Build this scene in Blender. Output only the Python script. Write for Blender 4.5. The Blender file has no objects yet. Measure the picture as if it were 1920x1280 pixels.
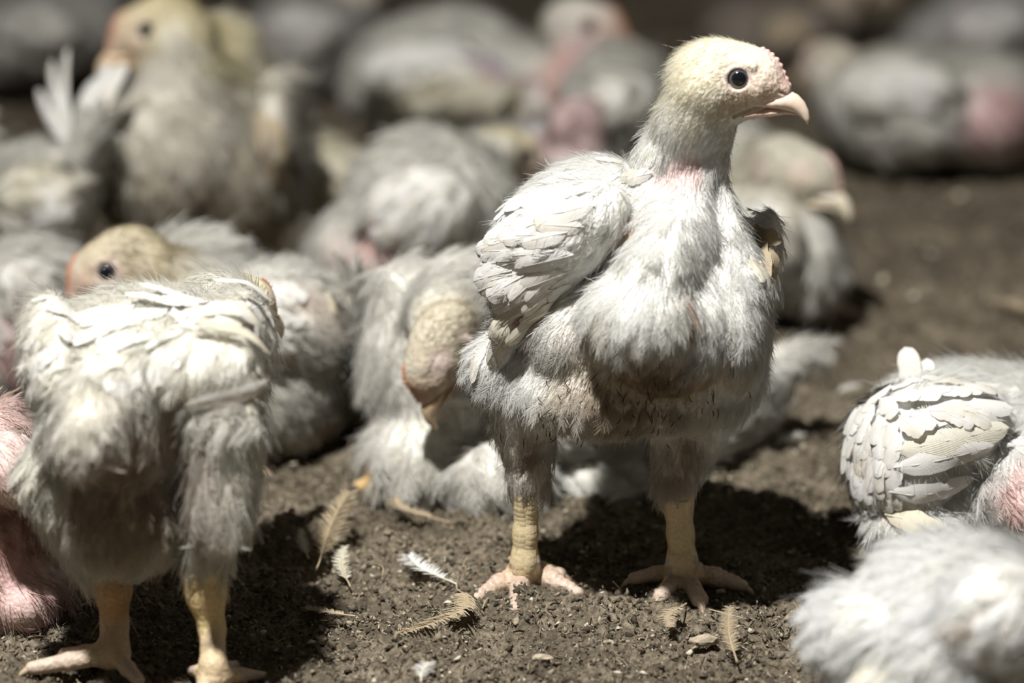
import bpy, bmesh, math, random
import numpy as np
from mathutils import Vector, Matrix
from mathutils.bvhtree import BVHTree

rng = np.random.default_rng(7)
random.seed(7)
sc = bpy.context.scene
COL = sc.collection

# ---------------------------------------------------------------- camera
PITCH = math.radians(15.0)
DIST = 3.5
FPX = 9722.0                      # focal length in pixels of the 1920 wide frame
Rv = np.array([1.0, 0, 0]); Fv = np.array([0, math.cos(PITCH), -math.sin(PITCH)]); Uv = np.array([0, math.sin(PITCH), math.cos(PITCH)])
CAM = -(DIST * Fv + 160 * DIST / FPX * Rv - 465 * DIST / FPX * Uv)
cam_d = bpy.data.cameras.new('camera'); cam = bpy.data.objects.new('camera', cam_d); COL.objects.link(cam)
cam.location = CAM.tolist(); cam.rotation_euler = (math.pi / 2 - PITCH, 0, 0)
cam_d.sensor_width = 36; cam_d.lens = FPX * 36 / 1920; cam_d.clip_start = .1; cam_d.clip_end = 60
cam_d.dof.use_dof = True; cam_d.dof.focus_distance = 3.425; cam_d.dof.aperture_fstop = 3.4
sc.camera = cam
sc.cycles.max_bounces = 4; sc.cycles.diffuse_bounces = 3; sc.cycles.adaptive_threshold = .09; sc.cycles.adaptive_min_samples = 16; sc.cycles_curves.subdivisions = 1
# ---------------------------------------------------------------- world, lamp, exposure
wd = bpy.data.worlds.new('world'); sc.world = wd; wd.use_nodes = True
bgn = wd.node_tree.nodes['Background']; bgn.inputs[0].default_value = (.95, .87, .74, 1); bgn.inputs[1].default_value = .07
sp = bpy.data.lights.new('barn_lamp', 'SPOT'); spo = bpy.data.objects.new('barn_lamp', sp); COL.objects.link(spo)
spo.location = (-.58, -1.06, 2.40); sp.energy = 490; sp.shadow_soft_size = .045; sp.color = (1, .98, .945)
sp.spot_size = math.radians(84); sp.spot_blend = 1.0
spo.rotation_euler = (Vector((.08, -.20, .1)) - Vector(spo.location)).to_track_quat('-Z', 'Y').to_euler()
vs = sc.view_settings; vs.view_transform = 'Standard'; vs.look = 'None'; vs.gamma = 1; vs.exposure = 0.0; vs.use_curve_mapping = False

# ---------------------------------------------------------------- measuring helpers
def W(px, py, y):
    d = Fv * FPX + Rv * (px - 960) - Uv * (py - 640)
    return CAM + d * ((y - CAM[1]) / d[1])
def G(px, py, z=0.0):
    d = Fv * FPX + Rv * (px - 960) - Uv * (py - 640)
    return CAM + d * ((z - CAM[2]) / d[2])
def PX(y):
    return (DIST + y * math.cos(PITCH)) / FPX
def unit(v):
    v = np.asarray(v, float); n = np.linalg.norm(v, axis=-1, keepdims=True); return v / np.maximum(n, 1e-12)

# ---------------------------------------------------------------- noise
_perm = rng.random((64, 64, 64)).astype(np.float32)
def vnoise(p):
    i = np.floor(p).astype(int); f = p - i; f = f * f * (3 - 2 * f)
    r = 0
    for dx in (0, 1):
        for dy in (0, 1):
            for dz in (0, 1):
                w = (f[..., 0] if dx else 1 - f[..., 0]) * (f[..., 1] if dy else 1 - f[..., 1]) * (f[..., 2] if dz else 1 - f[..., 2])
                r = r + w * _perm[(i[..., 0] + dx) & 63, (i[..., 1] + dy) & 63, (i[..., 2] + dz) & 63]
    return r
def fbm(p, o=4):
    r, a, s = 0, .5, 0
    for k in range(o):
        r = r + a * vnoise(p * 2 ** k + 7.3 * k); s += a; a *= .5
    return r / s

# ---------------------------------------------------------------- materials
def new_mat(name):
    m = bpy.data.materials.new(name); m.use_nodes = True; nt = m.node_tree; nt.nodes.clear()
    out = nt.nodes.new('ShaderNodeOutputMaterial'); return m, nt, out
def N(nt, t, **kw):
    n = nt.nodes.new(t)
    for k, v in kw.items():
        if k.startswith('i_'): n.inputs[int(k[2:]) if k[2:].isdigit() else k[2:]].default_value = v
        else: setattr(n, k, v)
    return n
def L(nt, a, b): nt.links.new(a, b)

def mat_skin():
    m, nt, out = new_mat('chicken_skin')
    at = N(nt, 'ShaderNodeAttribute', attribute_name='col')
    ge = N(nt, 'ShaderNodeNewGeometry')
    n1 = N(nt, 'ShaderNodeTexNoise'); n1.inputs['Scale'].default_value = 420; n1.inputs['Detail'].default_value = 3
    L(nt, ge.outputs['Position'], n1.inputs['Vector'])
    vr = N(nt, 'ShaderNodeTexVoronoi'); vr.inputs['Scale'].default_value = 300; L(nt, ge.outputs['Position'], vr.inputs['Vector'])
    mr = N(nt, 'ShaderNodeMapRange'); L(nt, n1.outputs[0], mr.inputs[0]); mr.inputs[1].default_value = .3; mr.inputs[2].default_value = .75; mr.inputs[3].default_value = .78; mr.inputs[4].default_value = 1.08
    mx = N(nt, 'ShaderNodeVectorMath', operation='SCALE'); L(nt, at.outputs['Color'], mx.inputs[0]); L(nt, mr.outputs[0], mx.inputs['Scale'])
    ad = N(nt, 'ShaderNodeMath', operation='ADD'); L(nt, n1.outputs[0], ad.inputs[0]); L(nt, vr.outputs[0], ad.inputs[1])
    bp = N(nt, 'ShaderNodeBump'); bp.inputs['Strength'].default_value = .5; bp.inputs['Distance'].default_value = .0012; L(nt, ad.outputs[0], bp.inputs['Height'])
    b = N(nt, 'ShaderNodeBsdfPrincipled'); L(nt, mx.outputs[0], b.inputs['Base Color']); b.inputs['Roughness'].default_value = .55
    
    L(nt, bp.outputs[0], b.inputs['Normal']); L(nt, b.outputs[0], out.inputs[0]); return m
def mat_barbs():
    m, nt, out = new_mat('plumage_barbs')
    at = N(nt, 'ShaderNodeAttribute', attribute_name='col'); an = N(nt, 'ShaderNodeAttribute', attribute_name='nrm')
    d = N(nt, 'ShaderNodeBsdfDiffuse'); t = N(nt, 'ShaderNodeBsdfTranslucent'); mx = N(nt, 'ShaderNodeMixShader'); mx.inputs[0].default_value = .42
    for s in (d, t): L(nt, at.outputs['Color'], s.inputs['Color']); L(nt, an.outputs['Vector'], s.inputs['Normal'])
    L(nt, d.outputs[0], mx.inputs[1]); L(nt, t.outputs[0], mx.inputs[2]); L(nt, mx.outputs[0], out.inputs[0]); return m
def mat_vane(name, rgb, trans=.22):
    m, nt, out = new_mat(name)
    uv = N(nt, 'ShaderNodeUVMap'); sx = N(nt, 'ShaderNodeSeparateXYZ'); L(nt, uv.outputs[0], sx.inputs[0])
    v5 = N(nt, 'ShaderNodeMath', operation='SUBTRACT'); L(nt, sx.outputs[1], v5.inputs[0]); v5.inputs[1].default_value = .5
    ab = N(nt, 'ShaderNodeMath', operation='ABSOLUTE'); L(nt, v5.outputs[0], ab.inputs[0])
    ml = N(nt, 'ShaderNodeMath', operation='MULTIPLY_ADD'); L(nt, ab.outputs[0], ml.inputs[0]); ml.inputs[1].default_value = -.45; L(nt, sx.outputs[0], ml.inputs[2])
    sn = N(nt, 'ShaderNodeMath', operation='MULTIPLY'); L(nt, ml.outputs[0], sn.inputs[0]); sn.inputs[1].default_value = 190
    s2 = N(nt, 'ShaderNodeMath', operation='SINE'); L(nt, sn.outputs[0], s2.inputs[0])
    bp = N(nt, 'ShaderNodeBump'); bp.inputs['Strength'].default_value = .35; bp.inputs['Distance'].default_value = .0006; L(nt, s2.outputs[0], bp.inputs['Height'])
    oi = N(nt, 'ShaderNodeObjectInfo')
    no = N(nt, 'ShaderNodeTexNoise'); no.inputs['Scale'].default_value = 60; ge = N(nt, 'ShaderNodeNewGeometry'); L(nt, ge.outputs['Position'], no.inputs['Vector'])
    a1 = N(nt, 'ShaderNodeMath', operation='MULTIPLY_ADD'); L(nt, oi.outputs['Random'], a1.inputs[0]); a1.inputs[1].default_value = .35; L(nt, no.outputs[0], a1.inputs[2])
    rp = N(nt, 'ShaderNodeValToRGB'); L(nt, a1.outputs[0], rp.inputs[0])
    rp.color_ramp.elements[0].position = .35; rp.color_ramp.elements[1].position = .75
    rp.color_ramp.elements[0].color = (rgb[0] * .93, rgb[1] * .88, rgb[2] * .78, 1); rp.color_ramp.elements[1].color = (*rgb, 1)
    b = N(nt, 'ShaderNodeBsdfPrincipled'); L(nt, rp.outputs[0], b.inputs['Base Color']); b.inputs['Roughness'].default_value = .6; L(nt, bp.outputs[0], b.inputs['Normal'])
    t = N(nt, 'ShaderNodeBsdfTranslucent'); L(nt, rp.outputs[0], t.inputs[0]); mx = N(nt, 'ShaderNodeMixShader'); mx.inputs[0].default_value = trans
    L(nt, b.outputs[0], mx.inputs[1]); L(nt, t.outputs[0], mx.inputs[2]); L(nt, mx.outputs[0], out.inputs[0]); return m
def mat_plain(name, rgb, rough=.5, noise=0, nscale=200, bump=0, coat=0):
    m, nt, out = new_mat(name)
    b = N(nt, 'ShaderNodeBsdfPrincipled'); b.inputs['Roughness'].default_value = rough; b.inputs['Base Color'].default_value = (*rgb, 1); b.inputs['Coat Weight'].default_value = coat
    ge = N(nt, 'ShaderNodeNewGeometry'); no = N(nt, 'ShaderNodeTexNoise'); no.inputs['Scale'].default_value = nscale; L(nt, ge.outputs['Position'], no.inputs['Vector'])
    if noise:
        rp = N(nt, 'ShaderNodeValToRGB'); L(nt, no.outputs[0], rp.inputs[0]); rp.color_ramp.elements[0].position = .3; rp.color_ramp.elements[1].position = .7
        rp.color_ramp.elements[0].color = (*[c * (1 - noise) for c in rgb], 1); rp.color_ramp.elements[1].color = (*rgb, 1); L(nt, rp.outputs[0], b.inputs['Base Color'])
    if bump:
        bp = N(nt, 'ShaderNodeBump'); bp.inputs['Strength'].default_value = .6; bp.inputs['Distance'].default_value = bump; L(nt, no.outputs[0], bp.inputs['Height']); L(nt, bp.outputs[0], b.inputs['Normal'])
    L(nt, b.outputs[0], out.inputs[0]); return m
def mat_attr(name, rough=.95):
    m, nt, out = new_mat(name)
    at = N(nt, 'ShaderNodeAttribute', attribute_name='col'); b = N(nt, 'ShaderNodeBsdfPrincipled'); b.inputs['Roughness'].default_value = rough; b.inputs['Specular IOR Level'].default_value = .3
    L(nt, at.outputs['Color'], b.inputs['Base Color']); L(nt, b.outputs[0], out.inputs[0]); return m
def mat_eye():
    m, nt, out = new_mat('eye_gloss')
    tc = N(nt, 'ShaderNodeTexCoord'); sx = N(nt, 'ShaderNodeSeparateXYZ'); L(nt, tc.outputs['Object'], sx.inputs[0])
    rp = N(nt, 'ShaderNodeValToRGB'); L(nt, sx.outputs[2], rp.inputs[0])       # eye meshes have radius 1 and look along local +z
    e = rp.color_ramp.elements; e[0].position = .66; e[0].color = (.10, .09, .085, 1); e[1].position = .80; e[1].color = (.006, .007, .010, 1)
    k = e.new(.71); k.color = (.045, .05, .062, 1)
    b = N(nt, 'ShaderNodeBsdfPrincipled'); L(nt, rp.outputs[0], b.inputs['Base Color']); b.inputs['Roughness'].default_value = .06; b.inputs['Coat Weight'].default_value = .6
    L(nt, b.outputs[0], out.inputs[0]); return m
def mat_beak():
    m, nt, out = new_mat('beak_horn')
    at = N(nt, 'ShaderNodeAttribute', attribute_name='col'); ge = N(nt, 'ShaderNodeNewGeometry'); no = N(nt, 'ShaderNodeTexNoise'); no.inputs['Scale'].default_value = 260
    L(nt, ge.outputs['Position'], no.inputs['Vector']); bp = N(nt, 'ShaderNodeBump'); bp.inputs['Strength'].default_value = .15; bp.inputs['Distance'].default_value = .001; L(nt, no.outputs[0], bp.inputs['Height'])
    b = N(nt, 'ShaderNodeBsdfPrincipled'); L(nt, at.outputs['Color'], b.inputs['Base Color']); b.inputs['Roughness'].default_value = .38; b.inputs['Subsurface Weight'].default_value = .15; b.inputs['Subsurface Scale'].default_value = .003
    L(nt, bp.outputs[0], b.inputs['Normal']); L(nt, b.outputs[0], out.inputs[0]); return m
def mat_floor():
    m, nt, out = new_mat('litter_floor')
    ge = N(nt, 'ShaderNodeNewGeometry')
    n1 = N(nt, 'ShaderNodeTexNoise'); n1.inputs['Scale'].default_value = 9; n1.inputs['Detail'].default_value = 6; n1.inputs['Roughness'].default_value = .7
    n2 = N(nt, 'ShaderNodeTexNoise'); n2.inputs['Scale'].default_value = 210; n2.inputs['Detail'].default_value = 5; n2.inputs['Roughness'].default_value = .75
    vo = N(nt, 'ShaderNodeTexVoronoi'); vo.inputs['Scale'].default_value = 260
    for t in (n1, n2, vo): L(nt, ge.outputs['Position'], t.inputs['Vector'])
    ad = N(nt, 'ShaderNodeMath', operation='MULTIPLY_ADD'); L(nt, n1.outputs[0], ad.inputs[0]); ad.inputs[1].default_value = .5
    h = N(nt, 'ShaderNodeMath', operation='MULTIPLY'); L(nt, n2.outputs[0], h.inputs[0]); h.inputs[1].default_value = .55; L(nt, h.outputs[0], ad.inputs[2])
    rp = N(nt, 'ShaderNodeValToRGB'); L(nt, ad.outputs[0], rp.inputs[0]); e = rp.color_ramp.elements
    e[0].position = .36; e[0].color = (.045, .037, .026, 1); e[1].position = .68; e[1].color = (.38, .32, .235, 1); k = e.new(.52); k.color = (.155, .128, .09, 1)
    s = N(nt, 'ShaderNodeMath', operation='ADD'); L(nt, n2.outputs[0], s.inputs[0]); L(nt, vo.outputs[0], s.inputs[1])
    bp = N(nt, 'ShaderNodeBump'); bp.inputs['Strength'].default_value = .9; bp.inputs['Distance'].default_value = .003; L(nt, s.outputs[0], bp.inputs['Height'])
    b = N(nt, 'ShaderNodeBsdfPrincipled'); L(nt, rp.outputs[0], b.inputs['Base Color']); b.inputs['Roughness'].default_value = .95; b.inputs['Specular IOR Level'].default_value = .25
    L(nt, bp.outputs[0], b.inputs['Normal']); L(nt, b.outputs[0], out.inputs[0]); return m
M = dict(skin=mat_skin(), barbs=mat_barbs(), vane=mat_vane('white_vane', (.90, .89, .86)), cream=mat_vane('cream_vane', (.88, .845, .72)), tan=mat_vane('tan_vane', (.60, .50, .35)),
         eye=mat_eye(), beak=mat_beak(), floor=mat_floor(), crumb=mat_attr('litter_crumb'),
         comb=mat_plain('comb_flesh', (.58, .27, .16), .5, .25, 300, .0006), combp=mat_plain('comb_flesh_pale', (.82, .56, .50), .5, .2, 300, .0006), claw=mat_plain('claw_horn', (.55, .42, .30), .4),
         scale=mat_plain('leg_scale', (.82, .68, .42), .26, .18, 500, .0004), toescale=mat_plain('toe_scale', (.68, .50, .39), .38, .3, 260, .0004), straw=mat_plain('straw', (.42, .33, .20), .7, .3, 300), chip=mat_plain('wood_chip', (.55, .46, .34), .8, .45, 350, .001),
         earm=mat_plain('ear_lobe_skin', (.80, .66, .60), .5, .2, 400, .0006))

# ---------------------------------------------------------------- object helpers
def link(o, parent=None):
    COL.objects.link(o)
    if parent is not None: o.parent = parent
    return o
def tag(o, label=None, cat=None, group=None, kind=None):
    if label: o['label'] = label
    if cat: o['category'] = cat
    if group: o['group'] = group
    if kind: o['kind'] = kind
    return o
def mesh_obj(name, V, F, mat, parent=None, base=(0, 0, 0), col=None, smooth=True, uv=None):
    me = bpy.data.meshes.new(name); V = np.asarray(V, float) - np.asarray(base)
    if isinstance(F, np.ndarray):
        k = F.shape[1]; me.vertices.add(len(V)); me.vertices.foreach_set('co', V.astype(np.float32).ravel())
        me.loops.add(F.size); me.loops.foreach_set('vertex_index', F.astype(np.int32).ravel())
        me.polygons.add(len(F)); me.polygons.foreach_set('loop_start', (np.arange(len(F)) * k).astype(np.int32)); me.update(calc_edges=True)
    else: me.from_pydata(V.tolist(), [], F)
    if smooth: me.polygons.foreach_set('use_smooth', [True] * len(me.polygons))
    if col is not None:
        a = me.attributes.new('col', 'FLOAT_COLOR', 'POINT'); c = np.ones((len(V), 4), np.float32); c[:, :3] = col; a.data.foreach_set('color', c.ravel())
    me.materials.append(mat); me.update()
    return link(bpy.data.objects.new(name, me), parent)
def curves_obj(name, pts, rad, col, nrm, parent, base):
    """pts (C,K,3), rad (K,) or (C,K), col (C,3), nrm (C,3)"""
    C, K = pts.shape[:2]; cu = bpy.data.hair_curves.new(name); cu.add_curves([K] * C)
    cu.points.foreach_set('position', (pts - np.asarray(base)).astype(np.float32).ravel())
    r = np.broadcast_to(rad, (C, K)).astype(np.float32)
    a = cu.attributes.get('radius') or cu.attributes.new('radius', 'FLOAT', 'POINT'); a.data.foreach_set('value', np.ascontiguousarray(r).ravel())
    c4 = np.ones((C, 4), np.float32); c4[:, :3] = col
    a = cu.attributes.new('col', 'FLOAT_COLOR', 'CURVE'); a.data.foreach_set('color', c4.ravel())
    a = cu.attributes.new('nrm', 'FLOAT_VECTOR', 'CURVE'); a.data.foreach_set('vector', np.ascontiguousarray(nrm, dtype=np.float32).ravel())
    cu.materials.append(M['barbs'])
    return link(bpy.data.objects.new(name, cu), parent)

# ---------------------------------------------------------------- signed distance modelling
def smin(a, b, k):
    h = np.clip(.5 + .5 * (b - a) / k, 0, 1); return b + (a - b) * h - k * h * (1 - h)
class Cap:
    def __init__(s, a, ra, b, rb, k): s.a, s.b, s.ra, s.rb, s.k = np.array(a, float), np.array(b, float), ra, rb, k
    def d(s, p):
        ba = s.b - s.a; t = np.clip(((p - s.a) @ ba) / max(ba @ ba, 1e-12), 0, 1)
        return np.linalg.norm(p - s.a - t[..., None] * ba, axis=-1) - (s.ra + (s.rb - s.ra) * t)
    def box(s):
        r = max(s.ra, s.rb); return np.minimum(s.a, s.b) - r, np.maximum(s.a, s.b) + r
class Ell:
    def __init__(s, c, r, R, k): s.c, s.r, s.R, s.k = np.array(c, float), np.array(r, float), R, k
    def d(s, p):
        q = (p - s.c) @ s.R; k0 = np.linalg.norm(q / s.r, axis=-1); k1 = np.linalg.norm(q / s.r ** 2, axis=-1)
        return k0 * (k0 - 1) / np.maximum(k1, 1e-9)
    def box(s):
        m = s.r.max(); return s.c - m, s.c + m
class Tor:
    def __init__(s, c, ax, R, r, k): s.c, s.ax, s.R, s.r, s.k = np.array(c, float), unit(ax), R, r, k
    def d(s, p):
        q = p - s.c; h = q @ s.ax; rr = np.linalg.norm(q - h[..., None] * s.ax, axis=-1) - s.R
        return np.hypot(rr, h) - s.r
    def box(s):
        m = s.R + s.r; return s.c - m, s.c + m
def sdf(prims, p):
    d = np.full(p.shape[:-1], .06)
    for q in prims:
        a, b = q.box(); m = q.k + .003; ix = np.nonzero(((p > a - m) & (p < b + m)).all(-1))[0]
        if not len(ix): continue
        if getattr(q, 'sub', False): d[ix] = -smin(-d[ix], q.d(p[ix]), q.k)
        else: d[ix] = smin(d[ix], q.d(p[ix]), q.k)
    return d
def sdf_grad(prims, p, e=4e-4, d0=None):
    d0 = sdf(prims, p) if d0 is None else d0
    return np.stack([sdf(prims, p + e * np.eye(3)[i]) - d0 for i in range(3)], -1) / e
def polygonise(prims, h):
    lo = np.min([q.box()[0] for q in prims], 0) - 3 * h; hi = np.max([q.box()[1] for q in prims], 0) + 3 * h
    n = np.ceil((hi - lo) / h).astype(int) + 1
    D = np.full(n, .06, np.float32)
    for q in prims:
        a, b = q.box(); m = q.k + 2 * h
        i0 = np.clip(np.floor((a - m - lo) / h).astype(int), 0, n - 1); i1 = np.clip(np.ceil((b + m - lo) / h).astype(int) + 1, 1, n)
        ax = [lo[i] + h * np.arange(i0[i], i1[i]) for i in range(3)]
        p = np.stack(np.meshgrid(*ax, indexing='ij'), -1); sl = tuple(slice(i0[i], i1[i]) for i in range(3))
        if getattr(q, 'sub', False): D[sl] = -smin(-D[sl], q.d(p), q.k)
        else: D[sl] = smin(D[sl], q.d(p), q.k)
    S = D < 0
    c = [S[dx:n[0] - 1 + dx, dy:n[1] - 1 + dy, dz:n[2] - 1 + dz] for dx in (0, 1) for dy in (0, 1) for dz in (0, 1)]
    cnt = sum(x.astype(np.int8) for x in c); act = (cnt > 0) & (cnt < 8)
    I = np.argwhere(act); idx = np.full(act.shape, -1, np.int64); idx[tuple(I.T)] = np.arange(len(I))
    acc = np.zeros((len(I), 3)); w = np.zeros(len(I))
    for dx in (0, 1):
        for dy in (0, 1):
            for dz in (0, 1):
                for ax in range(3):
                    o = np.array([dx, dy, dz])
                    if o[ax]: continue
                    e = o.copy(); e[ax] = 1
                    va = D[tuple((I + o).T)]; vb = D[tuple((I + e).T)]; x = (va < 0) != (vb < 0)
                    t = np.where(x, va / np.where(x, va - vb, 1), 0)
                    pt = o + (e - o) * t[:, None]; acc[x] += pt[x]; w[x] += 1
    V = lo + h * (I + acc / w[:, None])
    F = []
    for ax in range(3):
        o1, o2 = [(1, 2), (2, 0), (0, 1)][ax]
        sl0 = [slice(1, n[i] - 1) for i in range(3)]; sl1 = list(sl0); sl0[ax] = slice(0, n[ax] - 1); sl1[ax] = slice(1, n[ax])
        A, B = S[tuple(sl0)], S[tuple(sl1)]; E = np.argwhere(A != B)
        off = np.array([1, 1, 1]); off[ax] = 0; E = E + off; fl = S[tuple(E.T)]
        e1 = np.zeros(3, int); e1[o1] = 1; e2 = np.zeros(3, int); e2[o2] = 1
        q = np.stack([idx[tuple((E - e1 - e2).T)], idx[tuple((E - e2).T)], idx[tuple(E.T)], idx[tuple((E - e1).T)]], 1)
        q[~fl] = q[~fl][:, ::-1]; F.append(q)
    return V, np.concatenate(F)
def project(prims, V, it=1):
    for _ in range(it):
        d = sdf(prims, V); g = sdf_grad(prims, V, d0=d); gg = np.maximum((g * g).sum(-1), .25)
        V = V - np.clip(d / gg, -.003, .003)[:, None] * g
    return V
def refine(V, F, spots):
    """split the quads near the given (centre, radius) spots, keeping one closed surface"""
    bm = bmesh.new(); vs_ = [bm.verts.new(v) for v in V]
    for a_, b_, c_, d_ in F.tolist(): bm.faces.new((vs_[a_], vs_[b_], vs_[c_], vs_[d_]))
    cen = V[F].mean(1); sel = np.zeros(len(F), bool)
    for s, r in spots: sel |= np.linalg.norm(cen - s, axis=-1) < r
    bm.faces.ensure_lookup_table(); ed = set()
    for i in np.nonzero(sel)[0]: ed.update(bm.faces[i].edges)
    bmesh.ops.subdivide_edges(bm, edges=list(ed), cuts=1, use_grid_fill=True)
    bmesh.ops.triangulate(bm, faces=[f for f in bm.faces if len(f.verts) > 4])
    bm.verts.index_update(); V2 = np.array([v.co for v in bm.verts]); F2 = [[v.index for v in f.verts] for f in bm.faces]; bm.free(); return V2, F2
def rot(tilt=0, yaw=0):
    """tilt turns in the picture plane (anticlockwise degrees), yaw about the vertical"""
    return np.array(Matrix.Rotation(math.radians(yaw), 3, 'Z') @ Matrix.Rotation(math.radians(-tilt), 3, 'Y'))

# ---------------------------------------------------------------- feathers
def prof(t, point):
    return min(1, (t / .22)) ** .55 * max(0, 1 - max(0, (t - point) / (1 - point)) ** 2.3) ** .5
def feather_on(bvh, root, T, ln, wd_, parent, base, kind='vane', lift=.1, hug=.65, dz=.001, name='feather', n=13):
    """one feather with its own quill, laid along the surface it grows from, tip free"""
    r = random.random; T = unit(T); p = np.array(root, float); st = ln / n; V, U, F = [], [], []; pt = random.uniform(.42, .62); asym = random.uniform(-.15, .15)
    hit = bvh.find_nearest(Vector(p)); nn = np.array(hit[1]); nn = nn if nn @ (CAM - p) > 0 else -nn; Q = []
    split = random.choice([-1, 6, 8, 9, 10]); sside = random.choice([0, 4])
    for i in range(n + 1):
        t = i / n; s_ = unit(np.cross(nn, T)); w = max(.5 * wd_ * prof(t, pt), .012 * wd_)
        for k, e in enumerate((-1, -.55, 0, .55, 1)):
            jag = 1 + random.uniform(-.09, .09) * (abs(e) == 1); ww = w * (1 + asym * (1 if e > 0 else -1)) * e * jag
            if i == split and k == sside: ww *= .62
            V.append(p + s_ * ww + T * abs(e) * w * .35 * (t < .97) - nn * (.20 * abs(e) ** 2 * w) + nn * (.0004 if e == 0 else 0)); U.append((t, .5 + .5 * e))
        Q.append((p.copy(), s_, nn.copy()))
        if t < hug:
            p = p + T * st; loc, nr, _, dd = bvh.find_nearest(Vector(p))
            if dd > dz + lift * ln + .006: hug = 0; continue
            nr = np.array(nr); nr = nr if nr @ nn > 0 else -nr; nn = unit(nn * .55 + nr * .45)
            p = .4 * p + .6 * (np.array(loc) + nn * (dz + lift * ln * (t + 1 / n) * .55)); T = unit(T - (T @ nn) * nn + nn * lift * .5)
        else: p = p + T * st; T = unit(T - nn * .05)
    for i in range(n):
        for k in range(4): a = 5 * i + k; F.append((a, a + 5, a + 6, a + 1))
    b0 = len(V); m = 0
    for i in range(0, n, 3):
        c, s_, q_ = Q[i]; rr = .016 * wd_ * (1.6 - 1.2 * i / n) + .00012
        for e, h_ in ((-1, .3), (0, 1.3), (1, .3)): V.append(c + s_ * rr * e + q_ * (.0004 + rr * h_)); U.append((i / n, .5))
        m += 1
    for i in range(m - 1):
        for k in range(2): a = b0 + 3 * i + k; F.append((a, a + 3, a + 4, a + 1))
    V = np.array(V); o = mesh_obj(name, V, F, M[kind], parent, base); u = o.data.uv_layers.new(name='UVMap'); lv = np.empty(len(o.data.loops), np.int32); o.data.loops.foreach_get('vertex_index', lv); u.data.foreach_set('uv', np.array(U, np.float32)[lv].ravel())
    return o
def barbs(P, Nn, T, Ln, Wd, nb, lift, curl, jit, cols, K=4):
    """contour feathers as quill-less rows of barbs -> curve points, colours, shading normals"""
    n = len(P); S = np.cross(Nn, T)
    t = np.linspace(.1, 1, nb)[None, :, None]
    Rr = P[:, None] + T[:, None] * Ln[:, None, None] * t + Nn[:, None] * (Ln[:, None, None] * (lift[:, None, None] * t - curl[:, None, None] * t * t))
    w = Wd[:, None] * np.sin(np.pi * (.12 + .80 * t[..., 0])) ** .6
    out, nr = [], []
    u = np.linspace(0, 1, K)
    for sg in (-1, 1):
        j1 = rng.normal(0, jit, (n, nb)); j2 = rng.normal(0, jit, (n, nb)); j3 = rng.normal(0, jit, (n, nb))
        q = Rr[:, :, None] + (sg * w * (1 + j1))[..., None, None] * S[:, None, None] * (u ** .85)[None, None, :, None] \
            + (Ln[:, None] * .34 * (1 + j2))[..., None, None] * T[:, None, None] * u[None, None, :, None] \
            + (-.40 * w[..., None] * u ** 2 + (w * j3)[..., None] * u)[..., None] * Nn[:, None, None]
        out.append(q.reshape(-1, K, 3))
        nn = unit(Nn[:, None] + .38 * sg * S[:, None] + (.30 * (t - .45)) * T[:, None] + rng.normal(0, .10, (n, nb, 3))); nr.append(nn.reshape(-1, 3))
    c = np.repeat(cols[:, None], nb, 1) * (1 + rng.normal(0, .035, (n, nb, 1))); c = c.reshape(-1, 3)
    return np.concatenate(out), np.clip(np.concatenate([c, c]), 0, .93), np.concatenate(nr)
def downy(P, Nn, T, Ln, stand, jit, cols, K=4):
    n = len(P); d = unit(T * np.sqrt(np.maximum(1 - stand ** 2, 0))[:, None] + Nn * stand[:, None] + rng.normal(0, jit, (n, 3))); c2 = unit(T + rng.normal(0, jit * 2, (n, 3)))
    u = np.linspace(0, 1, K)[None, :, None]
    q = P[:, None] + Ln[:, None, None] * (d[:, None] * u + .35 * c2[:, None] * u * u)
    return q, np.clip(cols * (1 + rng.normal(0, .05, (n, 1))), 0, .93), unit(Nn + rng.normal(0, .22, (n, 3)))

# ---------------------------------------------------------------- the floor: trodden litter
def lines(a, b, fa, fb, fine, grow):
    xs = list(np.arange(fa, fb, fine)); s = fine; x = xs[-1]
    while x < b: s = min(s * grow, .12); x += s; xs.append(x)
    s = fine; x = xs[0]; lo = []
    while x > a: s = min(s * grow, .12); x -= s; lo.append(x)
    return np.array(lo[::-1] + xs)
def ground_h(x, y):
    p = np.stack([x, y, np.zeros_like(x)], -1)
    near = np.clip(1.2 - np.abs(y) * .5, .3, 1)
    return (fbm(p * 9 + 3, 3) - .5) * .018 + (fbm(p * 42 + 11, 3) - .5) * .030 * near + (.25 - np.abs(fbm(p * 105 + 5, 3) - .5)) * .026 * near - .0070
gx = lines(-3.2, 3.2, -.42, .42, .0034, 1.06); gy = lines(-1.6, 6.5, -.30, .50, .0034, 1.03)
X, Y = np.meshgrid(gx, gy, indexing='ij'); Z = ground_h(X, Y)
nx, ny = X.shape; ii = np.arange(nx * ny).reshape(nx, ny)
Fq = np.stack([ii[:-1, :-1], ii[1:, :-1], ii[1:, 1:], ii[:-1, 1:]], -1).reshape(-1, 4)
floor = mesh_obj('floor', np.stack([X, Y, Z], -1).reshape(-1, 3), Fq, M['floor'], smooth=True)
tag(floor, 'brown trodden litter floor of soil crumbs and shavings', 'floor', kind='structure')
ICO_V = np.array([(1, 0, 0), (-1, 0, 0), (0, 1, 0), (0, -1, 0), (0, 0, 1), (0, 0, -1)], float)
ICO_F = np.array([(0, 2, 4), (2, 1, 4), (1, 3, 4), (3, 0, 4), (2, 0, 5), (1, 2, 5), (3, 1, 5), (0, 3, 5)])
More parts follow.
